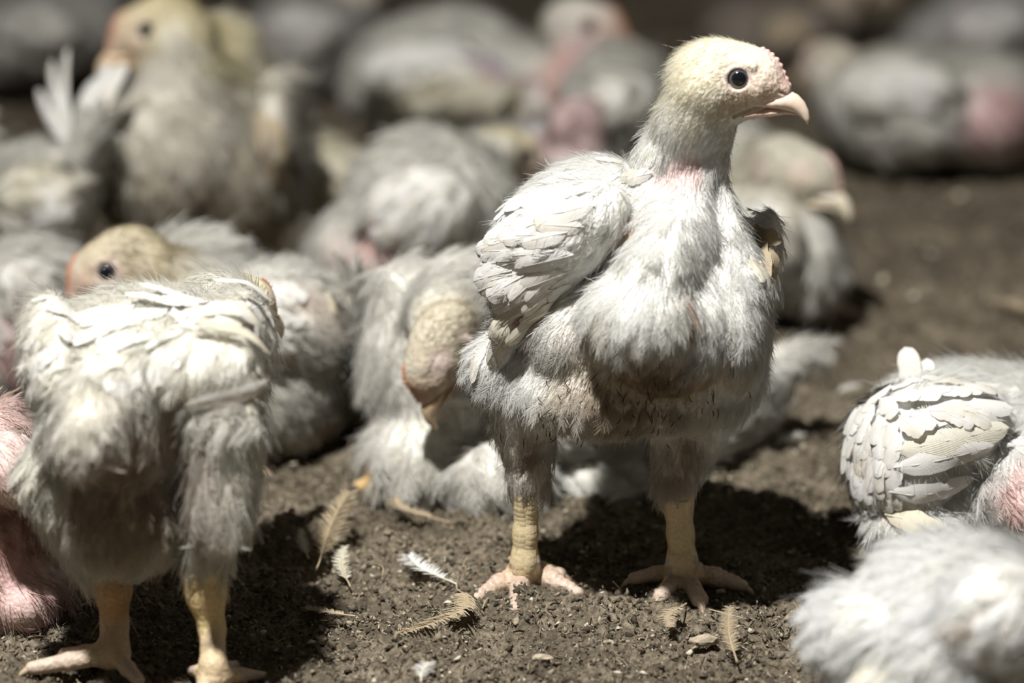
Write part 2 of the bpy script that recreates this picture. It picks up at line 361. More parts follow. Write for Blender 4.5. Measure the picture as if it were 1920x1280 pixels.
def crumbs(name, n, x0, x1, y0, y1, s0, s1, label):
    x = rng.uniform(x0, x1, n); y = rng.uniform(y0, y1, n); s = s0 + (s1 - s0) * rng.random(n) ** 3.2
    c = np.stack([x, y, ground_h(x, y) + s * .05], -1)
    th = rng.uniform(0, 6.28, n); st = rng.uniform(.6, 1.5, (n, 3)); v = (ICO_V[None] + rng.normal(0, .33, (n, 6, 3))) * st[:, None] * (1 + rng.normal(0, .30, (n, 6, 3)))
    v = np.stack([v[..., 0] * np.cos(th)[:, None] - v[..., 1] * np.sin(th)[:, None], v[..., 0] * np.sin(th)[:, None] + v[..., 1] * np.cos(th)[:, None], v[..., 2] * .8], -1)
    v = c[:, None] + v * s[:, None, None]
    pal = np.array([(.062, .050, .034), (.135, .109, .075), (.225, .185, .132), (.155, .138, .108), (.36, .305, .222), (.62, .56, .44)]); k = rng.choice(6, n, p=[.27, .25, .2, .14, .10, .04])
    col = np.repeat(pal[k] * rng.uniform(.85, 1.15, (n, 1)), 6, 0)
    F = (ICO_F[None] + (np.arange(n) * 6)[:, None, None]).reshape(-1, 3)
    return mesh_obj(name, v.reshape(-1, 3), F, M['crumb'], None, col=col, smooth=False)
tag(crumbs('litter_crumbs', 105000, -.42, .44, -.30, .42, .0004, .0024, ''), 'fine brown soil crumbs strewn around the standing birds', 'litter', kind='stuff')
tag(crumbs('litter_clods', 14000, -.75, .85, .40, 1.9, .0012, .0050, ''), 'coarse brown litter crumbs strewn among the resting flock', 'litter', kind='stuff')
def fibres(name, n, x0, x1, y0, y1, l0, l1, label):
    x = rng.uniform(x0, x1, n); y = rng.uniform(y0, y1, n); th = rng.uniform(0, 6.28, n); ln = l0 + (l1 - l0) * rng.random(n) ** 2.5; wdt = rng.uniform(.00015, .0005, n)
    d = np.stack([np.cos(th), np.sin(th), rng.normal(.05, .16, n)], -1); sd = np.stack([-np.sin(th), np.cos(th), np.zeros(n)], -1); c = np.stack([x, y, ground_h(x, y) + .0022], -1)
    bow = rng.normal(0, .12, n)
    V = []
    for t in (-.5, 0, .5):
        for s in (-1, 1): V.append(c + d * (ln * t)[:, None] + sd * (s * wdt + bow * ln * (t == 0))[:, None] + np.array([0, 0, .0016]) * (t == 0))
    V = np.stack(V, 1).reshape(-1, 3); b = (np.arange(n) * 6)[:, None, None]; F = (np.array([[0, 2, 3, 1], [2, 4, 5, 3]])[None] + b).reshape(-1, 4)
    pal = np.array([(.22, .175, .115), (.33, .27, .185), (.12, .092, .062), (.54, .47, .36)]); col = np.repeat(pal[rng.choice(4, n, p=[.42, .22, .31, .05])], 6, 0)
    return mesh_obj(name, V, F, M['crumb'], None, col=col)
tag(fibres('litter_shavings', 9000, -.42, .44, -.30, .6, .002, .014, ''), 'thin tan straw shavings scattered over the brown litter', 'litter', kind='stuff')

# ---------------------------------------------------------------- birds
WHITE = (.88, .875, .845); CREAM = (.84, .76, .50); PINK = (.74, .42, .38); ROSE = (.66, .34, .34); DIRT = (.33, .24, .15); LEG = (.74, .58, .30); TOE = (.64, .485, .37)
def seg_dist(p, a, b):
    ba = b - a; t = np.clip(((p - a) @ ba) / max(ba @ ba, 1e-12), 0, 1); return np.linalg.norm(p - a - t[..., None] * ba, axis=-1)
def sstep(x): x = np.clip(x, 0, 1); return x * x * (3 - 2 * x)
class Bird:
    def __init__(s, label, y0, h=.0045, nf=900, nb=9, flen=.020, fwid=.0055, brad=.00055, nd=9000, dlen=.012, col=WHITE, group=None, name='chicken'):
        s.label, s.y0, s.h, s.nf, s.nb, s.flen, s.fwid, s.brad, s.nd, s.dlen, s.col, s.group, s.name = label, y0, h, nf, nb, flen, fwid, brad, nd, dlen, col, group, name
        s.P, s.wings, s.paints, s.flow, s.heads, s.rows, s.refines, s.legz, s.claws, s.post = [], [], [], [], [], [], [], [], [], []
        s.noise = .004; s.headw = 2.0; s.stand = .45; s.fl_lift = .16; s.wingw = .35; s.wisp = .012; s.pj = 4
    def w(s, px, py, dy=0): return W(px, py, s.y0 + dy)
    def ell(s, px, py, dy, r, k=30, tilt=0, yaw=0, to=None):
        u = PX(s.y0 + dy); (s.P if to is None else to).append(Ell(s.w(px, py, dy), np.array(r) * u, rot(tilt, yaw), k * u))
    def cap(s, a, ra, b, rb, k=25, to=None):
        A, B = (s.w(*a) if len(a) == 3 and not isinstance(a, np.ndarray) else a), (s.w(*b) if len(b) == 3 and not isinstance(b, np.ndarray) else b)
        u = PX(s.y0); (s.P if to is None else to).append(Cap(A, ra * u, B, rb * u, k * u))
    def paint(s, a, r, rgb, st=1.0, dens=1.0, b=None, soft=.35):
        A = s.w(*a) if not isinstance(a, np.ndarray) else a; B = A if b is None else (s.w(*b) if not isinstance(b, np.ndarray) else b)
        s.paints.append((A, B, r * PX(s.y0), np.array(rgb), st, dens, soft))
    def fl(s, px, py, dy, d): s.flow.append((s.w(px, py, dy), unit(d)))
    def wing(s): s.wings.append([]); return s.wings[-1]
    def row(s, wi, p0, p1, n, d0, d1, ln, wd_, kind='vane', lift=.12, jit=.12, dz=0.0): s.rows.append((wi, p0, p1, n, d0, d1, ln, wd_, kind, lift, jit, dz))
    def leg(s, pts, toes, sink=.0, claw=True):
        """pts: [(world point, radius in m), ...] from the hock down to the foot; toes: [(world tip, r0, r1), ...]"""
        for (a, ra), (b, rb) in zip(pts[:-1], pts[1:]): s.P.append(Cap(a, ra, b, rb, .005))
        foot, rf = pts[-1]
        for tip, r0, r1 in toes:
            mid = foot * .45 + tip * .55; mid[2] = max(foot[2] * .45, tip[2]) + .002
            s.P.append(Cap(foot, r0, mid, r0 * .82, .006)); s.P.append(Cap(mid, r0 * .86, tip, r1, .003))
            s.paints.append((foot, tip, r0 * 2.2, np.array(TOE), .9, 0, .3)); s.legz.append((foot, tip, r0 * 2.4))
            if claw: s.claws.append((tip, unit(tip - mid), r1))
        a, b = pts[0][0], foot
        s.paints.append((a + unit(b - a) * .005, b, max(p[1] for p in pts) * 1.45, np.array(LEG), 1, 0, .12)); s.legz.append((a, b, max(p[1] for p in pts) * 1.2))
        s.paints.append((foot + np.array([0, 0, .012]), foot, pts[-1][1] * 1.7, np.array(LEG) * .5 + np.array(TOE) * .5, 1, 0, .2)); s.refines.append((foot, .05))
    def head(s, eye, f, u, size=1.0, side=1, comb=(.72, .36, .31), face=(.80, .62, .50), crown=CREAM, beakc=(.78, .62, .46), shut=False, fluff=1.0):
        """eye: world point of the middle of the skull between the eyes; f forward, u up; lengths below are in 0.36 mm steps"""
        f = unit(f); u = unit(np.asarray(u) - (np.asarray(u) @ f) * f); sd = np.cross(u, f); k = .00036 * size
        q = lambda a, b, c=0: eye + k * (a * f + b * u + c * sd)
        R = np.stack([f, sd, u], 1)
        s.P.append(Ell(q(-38, -8), np.array([90, 47, 72]) * k, R, 20 * k)); s.P.append(Ell(q(20, -8), np.array([60, 40, 58]) * k, R, 22 * k))
        s.P.append(Cap(q(45, -12), 38 * k, q(72, -24), 22 * k, 16 * k)); s.P.append(Cap(q(-15, -56), 38 * k, q(24, -64), 14 * k, 20 * k))
        for c in (-1, 1):
            s.P.append(Cap(q(-4, -12, c * 30), 15 * k, q(30, -18, c * 26), 12 * k, 16 * k))              # cheek below the eye
            s.P.append(Cap(q(-22, 26, c * 34), 7 * k, q(26, 24, c * 35), 7 * k, 10 * k))                  # brow
            s.P.append(Cap(q(-72, -36, c * 47), 6 * k, q(-66, -50, c * 46), 5 * k, 5 * k))                # ear rim
            if not shut:
                so = Ell(q(2, 0, c * 50), np.array([21, 21, 21]) * k, R, 3 * k); so.sub = True; s.P.append(so)                        # socket
                s.P.append(Tor(q(1, 0, c * 43), f * .16 + sd * c + u * .06, 22.5 * k, 3.6 * k, 3 * k))                    # eyelid ring
            e = Ell(q(81, -27, c * 22), np.array([9, 7, 3.0]) * k, np.stack([unit(f - .45 * u), sd, unit(u + .45 * f)], 1), 2 * k); e.sub = True; s.P.append(e)   # nostril
            m = Cap(q(-6, -70, c * 30), 4 * k, q(40, -50, c * 22), 4 * k, 4 * k); m.sub = True; s.P.append(m)     # mouth corner
            s.paints.append((q(-4, -70, c * 30), q(42, -52, c * 24), 9 * k, np.array((.42, .22, .17)), .8, 0, .5))
        s.paints.append((q(-70, -10), q(-10, 0), 95 * k, np.array(crown), .9, 1, .4))
        s.paints.append((q(8, -10), q(85, -30), 52 * k, np.array(face), .8, .55, .5))
        s.paints.append((q(62, 22), q(92, -10), 20 * k, np.array(comb) * .6 + np.array(face) * .4, .8, .25, .5))
        s.paints.append((q(0, 0, -40), q(0, 0, 40), 28 * k, np.array((.74, .60, .54)), .8, 0, .3))
        for c in (-1, 1): s.paints.append((q(-70, -30, c * 46), q(-66, -52, c * 44), 11 * k, np.array((.80, .62, .58)), .9, 0, .5))
        s.paints.append((q(84, -32), q(95, -40), 24 * k, np.array((.80, .60, .50)), .9, 0, .3))
        s.heads.append(dict(q=q, f=f, u=u, sd=sd, k=k, comb=comb, beakc=beakc, shut=shut, fluff=fluff)); s.refines.append((q(10, -20), 105 * k))
        s.flow += [(q(60, 0), unit(-f + .2 * u)), (q(-20, 60), -f), (q(-90, 0), unit(-f - .8 * u)), (q(-20, -60), unit(-f - .5 * u)), (q(20, -20), -f)]
    def colour(s, p):
        c = np.tile(np.array(s.col), (len(p), 1)); dn = np.ones(len(p)); nz = fbm(p * 70 + 9, 3) - .5; n2 = fbm(p * 260, 2) - .5
        c *= (1 + .10 * nz)[:, None]; c[:, 2] *= 1 + .15 * np.minimum(nz, 0)
        for A, B, r, rgb, st, de, soft in s.paints:
            d = seg_dist(p, A, B) / r + soft * 1.5 * nz; w = sstep((1 + soft - d) / (2 * soft)) * st
            c = c * (1 - w[:, None]) + rgb * (1 + .25 * n2)[:, None] * w[:, None]; dn *= 1 - w * (1 - de)
        return np.clip(c, .01, .93), dn
    def flowdir(s, p, n):
        v = np.zeros_like(p)
        for a, d in s.flow: v += d / (np.sum((p - a) ** 2, -1)[:, None] + 1e-4) ** 1.6
        v = unit(v) + rng.normal(0, .16, p.shape); v -= np.sum(v * n, -1)[:, None] * n; return unit(v)
    def build(s):
        base = np.array([0.0, 0, 0]); c = np.mean([q.box()[0] * .5 + q.box()[1] * .5 for q in s.P[:2]], 0); base[:2] = c[:2]; s.base = base
        root = bpy.data.objects.new(s.name, None); link(root); root.location = base; root.empty_display_size = .05; tag(root, s.label, 'chicken', s.group); s.root = root
        hero = s.h < .0022
        meshes = []
        for gi, pr in enumerate([s.P] + s.wings):
            V, F = polygonise(pr, s.h if gi == 0 else s.h * 1.15); V = project(pr, V)
            if gi == 0 and hero: V, F = refine(V, F, s.refines); V = project(pr, V)
            n = unit(sdf_grad(pr, V)); cc, dn = s.colour(V)
            hz = np.ones(len(V))
            for hd in s.heads: hz *= sstep(np.linalg.norm(V - hd['q'](0, -10), axis=-1) / (120 * hd['k']) - .75)
            lz = np.ones(len(V))
            for a, b, r in s.legz: lz *= sstep(seg_dist(V, a, b) / r - .8)
            V = V + n * ((fbm(V * 38 + 4, 3) - .5) * 2 * s.noise * hz * lz)[:, None]
            o = mesh_obj('body' if gi == 0 else 'wing', V, F, M['skin'], root, base, col=cc * np.array([1, 1, 1]))
            meshes.append((V, F, n, o, hz, lz))
        s.meshes = meshes
        # ---- surface samples
        PP, NN = [], []
        tot = s.nf + s.nd
        Ar, Tr = [], []
        for V, F, n, o, hz, lz in meshes:
            T = np.array([(f[0], f[i], f[i + 1]) for f in F for i in range(1, len(f) - 1)]) if not isinstance(F, np.ndarray) else np.concatenate([F[:, [0, 1, 2]], F[:, [0, 2, 3]]]); a = np.linalg.norm(np.cross(V[T[:, 1]] - V[T[:, 0]], V[T[:, 2]] - V[T[:, 0]]), axis=-1); Ar.append(a); Tr.append(T)
        A0 = Ar; Ah = [a * (1 if i_ == 0 else .45) * (1 + (s.headw - 1) * (1 - np.minimum(m_[4][T_[:, 0]], 1))) for i_, (a, T_, m_) in enumerate(zip(Ar, Tr, meshes))]
        A0 = [a * (1 if i_ == 0 else s.wingw) for i_, a in enumerate(Ar)]
        def sample(n_, Ar):
            sums = np.array([a.sum() for a in Ar])
            P_, N_, H_, Z_ = [], [], [], []
            for (V, F, nn, o, hz, lz), a, T in zip(meshes, Ar, Tr):
                m = int(n_ * a.sum() / sums.sum()); t = T[rng.choice(len(T), m, p=a / a.sum())]; r1 = np.sqrt(rng.random(m))[:, None]; r2 = rng.random(m)[:, None]
                bc = (1 - r1, r1 * (1 - r2), r1 * r2); P_.append(sum(V[t[:, i]] * bc[i] for i in range(3))); N_.append(unit(sum(nn[t[:, i]] * bc[i] for i in range(3))))
                H_.append(sum(hz[t[:, i]] * bc[i][:, 0] for i in range(3))); Z_.append(sum(lz[t[:, i]] * bc[i][:, 0] for i in range(3)))
            P_, N_, H_, Z_ = map(np.concatenate, (P_, N_, H_, Z_)); ok = P_[:, 2] > .004
            return P_[ok], N_[ok], H_[ok], Z_[ok]
        p, n, hz, lz = sample(s.nf, A0); c, dn = s.colour(p); ok = (rng.random(len(p)) < dn * lz) & (hz > .6); p, n, c = p[ok], n[ok], c[ok]; T = s.flowdir(p, n); m = len(p)
        q, cc, nr = barbs(p, n, T, s.flen * rng.uniform(.6, 1.25, m), s.fwid * rng.uniform(.7, 1.25, m), s.nb, rng.uniform(.01, s.fl_lift, m), rng.uniform(.0, .2, m), .13, c)
        curves_obj('plumage', q, np.array([1, .9, .7, .3]) * s.brad, cc, nr, root, base)['kind'] = 'stuff'
        p, n, hz, lz = sample(s.nd, Ah); c, dn = s.colour(p); ok = rng.random(len(p)) < dn * np.maximum(lz, 0); p, n, c, hz = p[ok], n[ok], c[ok], hz[ok]; T = s.flowdir(p, n); m = len(p)
        ln = s.dlen * rng.uniform(.4, 1.3, m) * (.35 + .65 * hz); st = np.where(hz > .6, rng.uniform(.02, s.stand, m), rng.uniform(.08, .42, m))
        wis = rng.random(m) < s.wisp; ln = np.where(wis, ln * rng.uniform(.9, 1.5, m), ln); st = np.where(wis, rng.uniform(.4, .95, m), st)
        for hd in s.heads:
            e = p - hd['q'](0, 0); fr = (e @ hd['f']) / hd['k']; up = (e @ hd['u']) / hd['k']; on = (hz < .75)
            ln = np.where(on, ln * np.clip(.95 - (fr + 70) / 150, .22, 1) * hd['fluff'], ln)
        q, cc, nr = downy(p, n, T, ln, st, .18, c)
        curves_obj('down', q, np.array([1, .8, .55, .2]) * s.brad * (.5 + .35 * np.minimum(hz, 1))[:, None], cc, nr, root, base)['kind'] = 'stuff'
        # ---- heads
        for hd in s.heads: s.make_head(hd, root, base)
        for tip, d, r in s.claws:
            u = np.cross(d, [0, 0, 1]); u = unit(u); v = np.cross(u, d); Vv, Ff = [], []
            for i, (t, rr) in enumerate(((-.6, .75), (.6, .62), (1.6, .38), (2.3, .05))):
                for j in range(6): a = j * math.pi / 3; Vv.append(tip + d * r * t + r * rr * (math.cos(a) * u + math.sin(a) * v) - np.array([0, 0, .22 * r * t * t]))
            Ff = [(6 * i + j, 6 * i + (j + 1) % 6, 6 * i + 6 + (j + 1) % 6, 6 * i + 6 + j) for i in range(3) for j in range(6)] + [(23, 22, 21, 20, 19, 18)]
            mesh_obj('claw', Vv, Ff, M['claw'], root, base)
        # ---- large feathers, laid on the surface
        av, af = [], []
        for V, F, *_ in meshes: af += (F + len(av)).tolist() if isinstance(F, np.ndarray) else [[i + len(av) for i in f] for f in F]; av += V.tolist()
        bvh = BVHTree.FromPolygons(av, af); s.bvh = bvh
        for wi, p0, p1, nf_, d0, d1, ln, wd_, kind, lift, jit, dz in s.rows:
            par = meshes[wi + 1][3] if wi >= 0 else root
            for i in range(nf_):
                t = i / max(nf_ - 1, 1); px = p0[0] + (p1[0] - p0[0]) * t + random.uniform(-s.pj, s.pj); py = p0[1] + (p1[1] - p0[1]) * t + random.uniform(-s.pj, s.pj)
                d = W(px, py, 0) - CAM; hit = bvh.ray_cast(Vector(CAM), Vector(unit(d)))
                if hit[0] is None: continue
                P0 = np.array(hit[0]); n = np.array(hit[1]); n = n if n @ d < 0 else -n
                dx = d0[0] + (d1[0] - d0[0]) * t + random.gauss(0, jit); dy = d0[1] + (d1[1] - d0[1]) * t + random.gauss(0, jit)
                T = unit(dx * Rv - dy * Uv); T = unit(T - (T @ n) * n); lift += random.uniform(-.03, .03); u = PX(P0[1]); k = random.uniform(1 - s.pj * .04, 1 + s.pj * .025)
                feather_on(bvh, P0 + n * (.0015 + dz), T, ln * u * k, wd_ * u * k, par, base, kind, max(lift, .02), dz=.0015 + dz)
        for fn in s.post: fn(s)
        return s
    def make_head(s, hd, root, base):
        q, k, f, u, sd = hd['q'], hd['k'], hd['f'], hd['u'], hd['sd']
        def loft(name, path, colf):
            V, F, Cc = [], [], []; n = 14
            for i, (a, b, hh, hw) in enumerate(path):
                a0, b0 = path[max(i - 1, 0)][:2]; a1, b1 = path[min(i + 1, len(path) - 1)][:2]; t = unit([a1 - a0, b1 - b0]); nn = (-t[1], t[0])
                for j in range(n):
                    th = 2 * math.pi * j / n; cx, cz = math.cos(th), math.sin(th); sq = hw * cx * (1 - .25 * max(cz, 0)); V.append(q(a + nn[0] * hh * cz, b + nn[1] * hh * cz, sq)); Cc.append(colf(i / (len(path) - 1), cz))
            for i in range(len(path) - 1):
                for j in range(n): F.append((i * n + j, i * n + (j + 1) % n, (i + 1) * n + (j + 1) % n, (i + 1) * n + j))
            F.append(tuple(range(n))[::-1]); F.append(tuple(range((len(path) - 1) * n, len(path) * n))); mesh_obj(name, V, F, M['beak'], root, base, col=np.array(Cc))
        bc = np.array(hd['beakc']); tipc = bc * np.array([1.0, 1.02, .9]); horn = bc * .5 + np.array([.42, .36, .26]) * 1.0
        loft('upper_beak', [(28, -50, 7, 25), (50, -46, 11, 27), (70, -43, 16, 25.5), (86, -42, 19, 21.5), (98, -47, 18, 16.5), (109, -54, 14.5, 11.5), (118, -64, 10, 8), (123.5, -75, 6, 4.8), (125, -85, 1.0, .8)], lambda t, z: bc * (1 - t) + np.minimum(horn, .85) * t)
        loft('lower_beak', [(0, -74, 6, 25), (28, -67, 10, 24), (58, -64, 9.5, 19), (84, -62, 6.5, 11), (104, -65, 3.5, 6.5), (112, -68, .8, 1.5)], lambda t, z: bc * np.array([.95, .86, .82]) * (1 - t) + horn * t * .95)
        for c in (-1, 1):
            bm = bmesh.new(); bmesh.ops.create_uvsphere(bm, u_segments=24, v_segments=16, radius=1); me = bpy.data.meshes.new('eye'); bm.to_mesh(me); bm.free(); me.polygons.foreach_set('use_smooth', [True] * len(me.polygons))
            me.materials.append(M['eye']); o = link(bpy.data.objects.new('eye', me), root); z = unit(sd * c + .16 * f + .05 * u); x = unit(np.cross(u, z)); y = np.cross(z, x); r = 20.5 * k; p = q(1, 0, c * (33 if not hd['shut'] else 20)) - base
            o.matrix_local = Matrix([[x[i] * r, y[i] * r, z[i] * r * .85, p[i]] for i in range(3)] + [[0, 0, 0, 1]])
            if hd['shut']:
                V, F = polygonise([Ell(q(0, 0, c * 34), np.array([23, 14, 21]) * k, np.stack([f, sd, u], 1), .001)], 2.4 * k); mesh_obj('eyelid', V, F, M['earm'], root, base)
        pr = []
        for i, (a, b, r, up) in enumerate([(40, 50, 5, 1), (48, 44, 6.5, 1.5), (56, 37, 7, 2.5), (64, 28, 8, 3), (71, 18, 8, 2.5), (78, 7, 7.5, 1.5), (84, -4, 7, 1), (90, -14, 6, .5)]):
            pr.append(Cap(q(a - 3, b - 4), r * k, q(a + up * .6, b + up), r * .62 * k, 5 * k))
            if i: pr.append(Cap(q(*prev), 6 * k, q(a - 3, b - 4), 6 * k, 3 * k))
            prev = (a - 3, b - 4)
        V, F = polygonise(pr, 2.2 * k); o = mesh_obj('comb', V, F, M['combp' if hd['comb'][1] > .45 else 'comb'], root, base)

def toes4(foot, fwd, ln=.044, r=.0056, z=.002):
    """three front toes and a hind toe around a foot point on the floor"""
    fwd = unit(np.array([fwd[0], fwd[1], 0.0])); sd = np.array([-fwd[1], fwd[0], 0]); g = np.array([foot[0], foot[1], z]); out = []
    for a, l in ((-38, .9), (0, 1.1), (38, .9)): c, si = math.cos(math.radians(a)), math.sin(math.radians(a)); out.append((g + (fwd * c + sd * si) * ln * l, r, r * .55))
    out.append((g - fwd * ln * .45 + sd * ln * .12, r * .8, r * .55)); return out

# ================================================================ the standing bird in focus
b = Bird('white young chicken standing upright in sharp focus, pale comb, head turned in profile', 0.0, h=.0019, nf=7500, nb=13, flen=.0165, fwid=.0042, brad=.00019, nd=70000, dlen=.010)
b.noise = .0028; b.headw = 3.5; b.stand = .35; b.wisp = .02; b.pj = 7; b.fl_lift = .13
b.ell(1172, 580, .03, (212, 270, 215), 40)
b.ell(1258, 598, -.045, (152, 190, 132), 40, tilt=8)
b.ell(1208, 588, -.075, (118, 145, 92), 20, tilt=14)
b.ell(1374, 600, -.045, (66, 150, 118), 10, tilt=5)
b.ell(1065, 600, .0, (98, 165, 105), 60); b.ell(1130, 700, .015, (198, 240, 98), 35)
b.ell(1290, 695, .0, (135, 190, 100), 30)
b.ell(1090, 400, .03, (140, 200, 85), 30, tilt=18)                      # back and shoulders
b.cap((1235, 395, .0), 95, (1270, 305, -.015), 72, 40)                   # neck
b.cap((1270, 305, -.015), 74, (1300, 225, -.03), 60, 25); b.cap((1300, 225, -.03), 62, (1322, 170, -.035), 64, 20)
b.cap((1352, 240, -.03), 26, (1330, 330, -.03), 26, 22)                  # throat
b.ell(1258, 470, -.03, (118, 150, 120), 45); b.cap((1318, 330, -.03), 24, (1235, 500, -.085), 56, 45)                 # ridge from throat to the right breast lobe
b.cap((1345, 350, -.03), 22, (1380, 530, -.06), 54, 18)
b.cap((955, 690, -.0), 78, (985, 820, .0), 52, 25); b.cap((985, 820, .0), 46, (990, 890, .0), 40, 14); b.cap((990, 890, 0), 38, (988, 940, 0), 24, 10)
b.cap((1340, 690, .03), 95, (1285, 820, .01), 62, 25); b.cap((1285, 820, .01), 54, (1268, 890, .0), 40, 14); b.cap((1268, 890, 0), 38, (1271, 945, 0), 27, 10)
px_ = PX(0)
fa = G(982, 1092); fa[2] = .007; fb = G(1280, 1092); fb[2] = .007
gp = lambda x, y, z=.0005: G(x, y, z)
b.leg([(W(988, 935, 0), .0090), (W(985, 1000, 0), .0078), (W(984, 1052, 0), .0092), (fa, .0115)],
      [(gp(893, 1122), .0072, .0038), (gp(966, 1142), .0075, .0042), (gp(1082, 1112), .0075, .0046), (gp(1050, 1076, .008), .0058, .0046)])
b.leg([(W(1271, 940, 0), .0100), (W(1276, 1000, 0), .0085), (W(1279, 1052, 0), .0098), (fb, .0115)],
      [(gp(1240, 1120, .003), .0066, .0058), (gp(1312, 1124, .003), .0068, .0060), (gp(1392, 1098), .0072, .0042), (gp(1188, 1084, .006), .0058, .004)])
b.head(W(1388, 140, -.035), (1, -.16, -.02), (.02, .02, 1), comb=(.80, .50, .46), face=(.86, .67, .55), crown=(.87, .82, .66), beakc=(.84, .66, .56), fluff=1.7)
q_ = b.heads[0]['q']
for c_ in (-1, 1): b.paints.append((q_(-40, -48, c_ * 40), q_(10, -42, c_ * 36), 24 * .00036, np.array((.70, .55, .38)), .6, .9, .7))
# right wing, folded at the side nearest the lamp
w0 = b.wing(); b.ell(1045, 440, -.03, (128, 105, 92), 20, tilt=20, to=w0); b.ell(985, 520, -.03, (78, 85, 75), 25, tilt=45, to=w0); b.cap((1120, 400, -.05), 60, (960, 600, -.035), 34, 25, to=w0); b.cap((960, 600, -.035), 30, (930, 690, -.02), 16, 18, to=w0)
w1 = b.wing(); b.ell(1424, 480, .035, (34, 120, 84), 18, tilt=-16, to=w1); b.cap((1398, 430, .02), 24, (1444, 535, .04), 18, 15, to=w1)
# rows of wing feathers (picture directions: x right, y down)
b.row(0, (1185, 335), (1060, 330), 7, (-1, -.25), (-1, -.12), 95, 34, lift=.10)
b.row(0, (985, 445), (970, 470), 2, (-1, .05), (-1, .1), 118, 34, lift=.2, jit=.03); b.row(0, (960, 500), (950, 520), 3, (-1, .15), (-.9, .35), 88, 40, lift=.2)
b.row(0, (1120, 345), (985, 365), 8, (-1, .02), (-1, .05), 100, 36, lift=.14)
b.row(0, (1110, 385), (985, 405), 8, (-1, .1), (-1, .12), 105, 38, lift=.14)
b.row(0, (1090, 430), (965, 440), 7, (-1, .16), (-1, .1), 105, 36, lift=.12)
b.row(0, (1080, 470), (950, 480), 7, (-.95, .35), (-1, .3), 95, 36, lift=.12)
b.row(0, (1060, 505), (940, 520), 6, (-.8, .6), (-.9, .45), 85, 38, lift=.14)
b.row(0, (1070, 530), (960, 545), 5, (-.5, .8), (-.8, .6), 70, 30, lift=.12)
b.row(0, (1040, 560), (950, 580), 5, (-.6, .7), (-.6, .8), 75, 26, kind='cream', lift=.12)
b.row(0, (1010, 595), (935, 615), 4, (-.5, .85), (-.4, .9), 80, 24, kind='cream', lift=.1)
b.row(0, (975, 630), (915, 640), 4, (-.4, .9), (-.3, .95), 85, 24, lift=.1)
b.row(-1, (1170, 315), (1225, 330), 4, (-.8, -.3), (-.7, .1), 60, 22, lift=.15)
b.row(1, (1415, 425), (1440, 470), 5, (.45, .9), (.35, .9), 92, 36, kind='tan', lift=.08); b.row(1, (1410, 480), (1435, 500), 3, (.3, .95), (.3, .95), 75, 32, kind='cream', lift=.08)
# plumage lie
for a in [(1290, 300, -.05, (-.15, 0, -1)), (1230, 330, -.03, (-.5, 0, -1)), (1215, 480, -.1, (-.25, 0, -1)), (1380, 480, -.08, (.15, 0, -1)), (1250, 620, -.12, (-.05, .1, -1)), (1390, 640, -.06, (.15, .2, -1)), (1150, 600, -.1, (-.35, .1, -1)),
          (1060, 380, -.02, (-1, .2, .05)), (1000, 470, -.05, (-1, .2, -.2)), (930, 580, 0, (-.6, .3, -1)), (960, 740, -.05, (-.35, .2, -1)), (985, 850, -.03, (0, 0, -1)), (1275, 860, -.03, (0, 0, -1)), (1150, 740, -.1, (.0, .4, -.6)), (1350, 760, -.06, (-.2, .2, -1)), (1100, 320, .1, (-1, .4, 0))]: b.fl(*a)
# skin, stains, some painted shade
b.paint((1288, 318, -.05), 32, (.60, .44, .42), .9, .22, b=(1245, 350, -.03), soft=.5)
b.paint((1334, 290, -.06), 14, (.55, .38, .31), .9, .15, b=(1316, 440, -.09), soft=.6); b.paint((1316, 440, -.1), 12, (.56, .40, .29), .8, .35, b=(1294, 600, -.11), soft=.6)  # bare skin streak, painted browner to deepen the shade of the breast groove
b.paint((1200, 415, -.06), 20, (.60, .44, .32), .85, .2, b=(1175, 440, -.06), soft=.5)
b.paint((1235, 725, -.1), 84, (.21, .135, .085), .9, .4, b=(1190, 770, -.08), soft=.7); b.paint((1150, 720, -.08), 120, (.55, .45, .32), .5, .9, soft=.7); b.paint((1330, 690, -.08), 60, (.62, .47, .26), .4, .9, soft=.8)  # belly patch mixes dirt with the underside's shade, painted into the colour
b.paint((1000, 870, -.02), 26, (.30, .19, .13), .7, .5, b=(995, 850, -.02), soft=.7); b.paint((1285, 880, -.02), 30, (.32, .20, .13), .7, .5, b=(1290, 830, -.02), soft=.7)
b.paint((985, 870, 0), 60, (.62, .55, .44), .45, .8, b=(985, 930, 0), soft=.5); b.paint((1272, 870, 0), 60, (.60, .50, .38), .5, .8, b=(1272, 930, 0), soft=.5)
b.paint((1030, 545, -.07), 28, (.66, .42, .38), .6, .5, b=(985, 590, -.05), soft=.6)
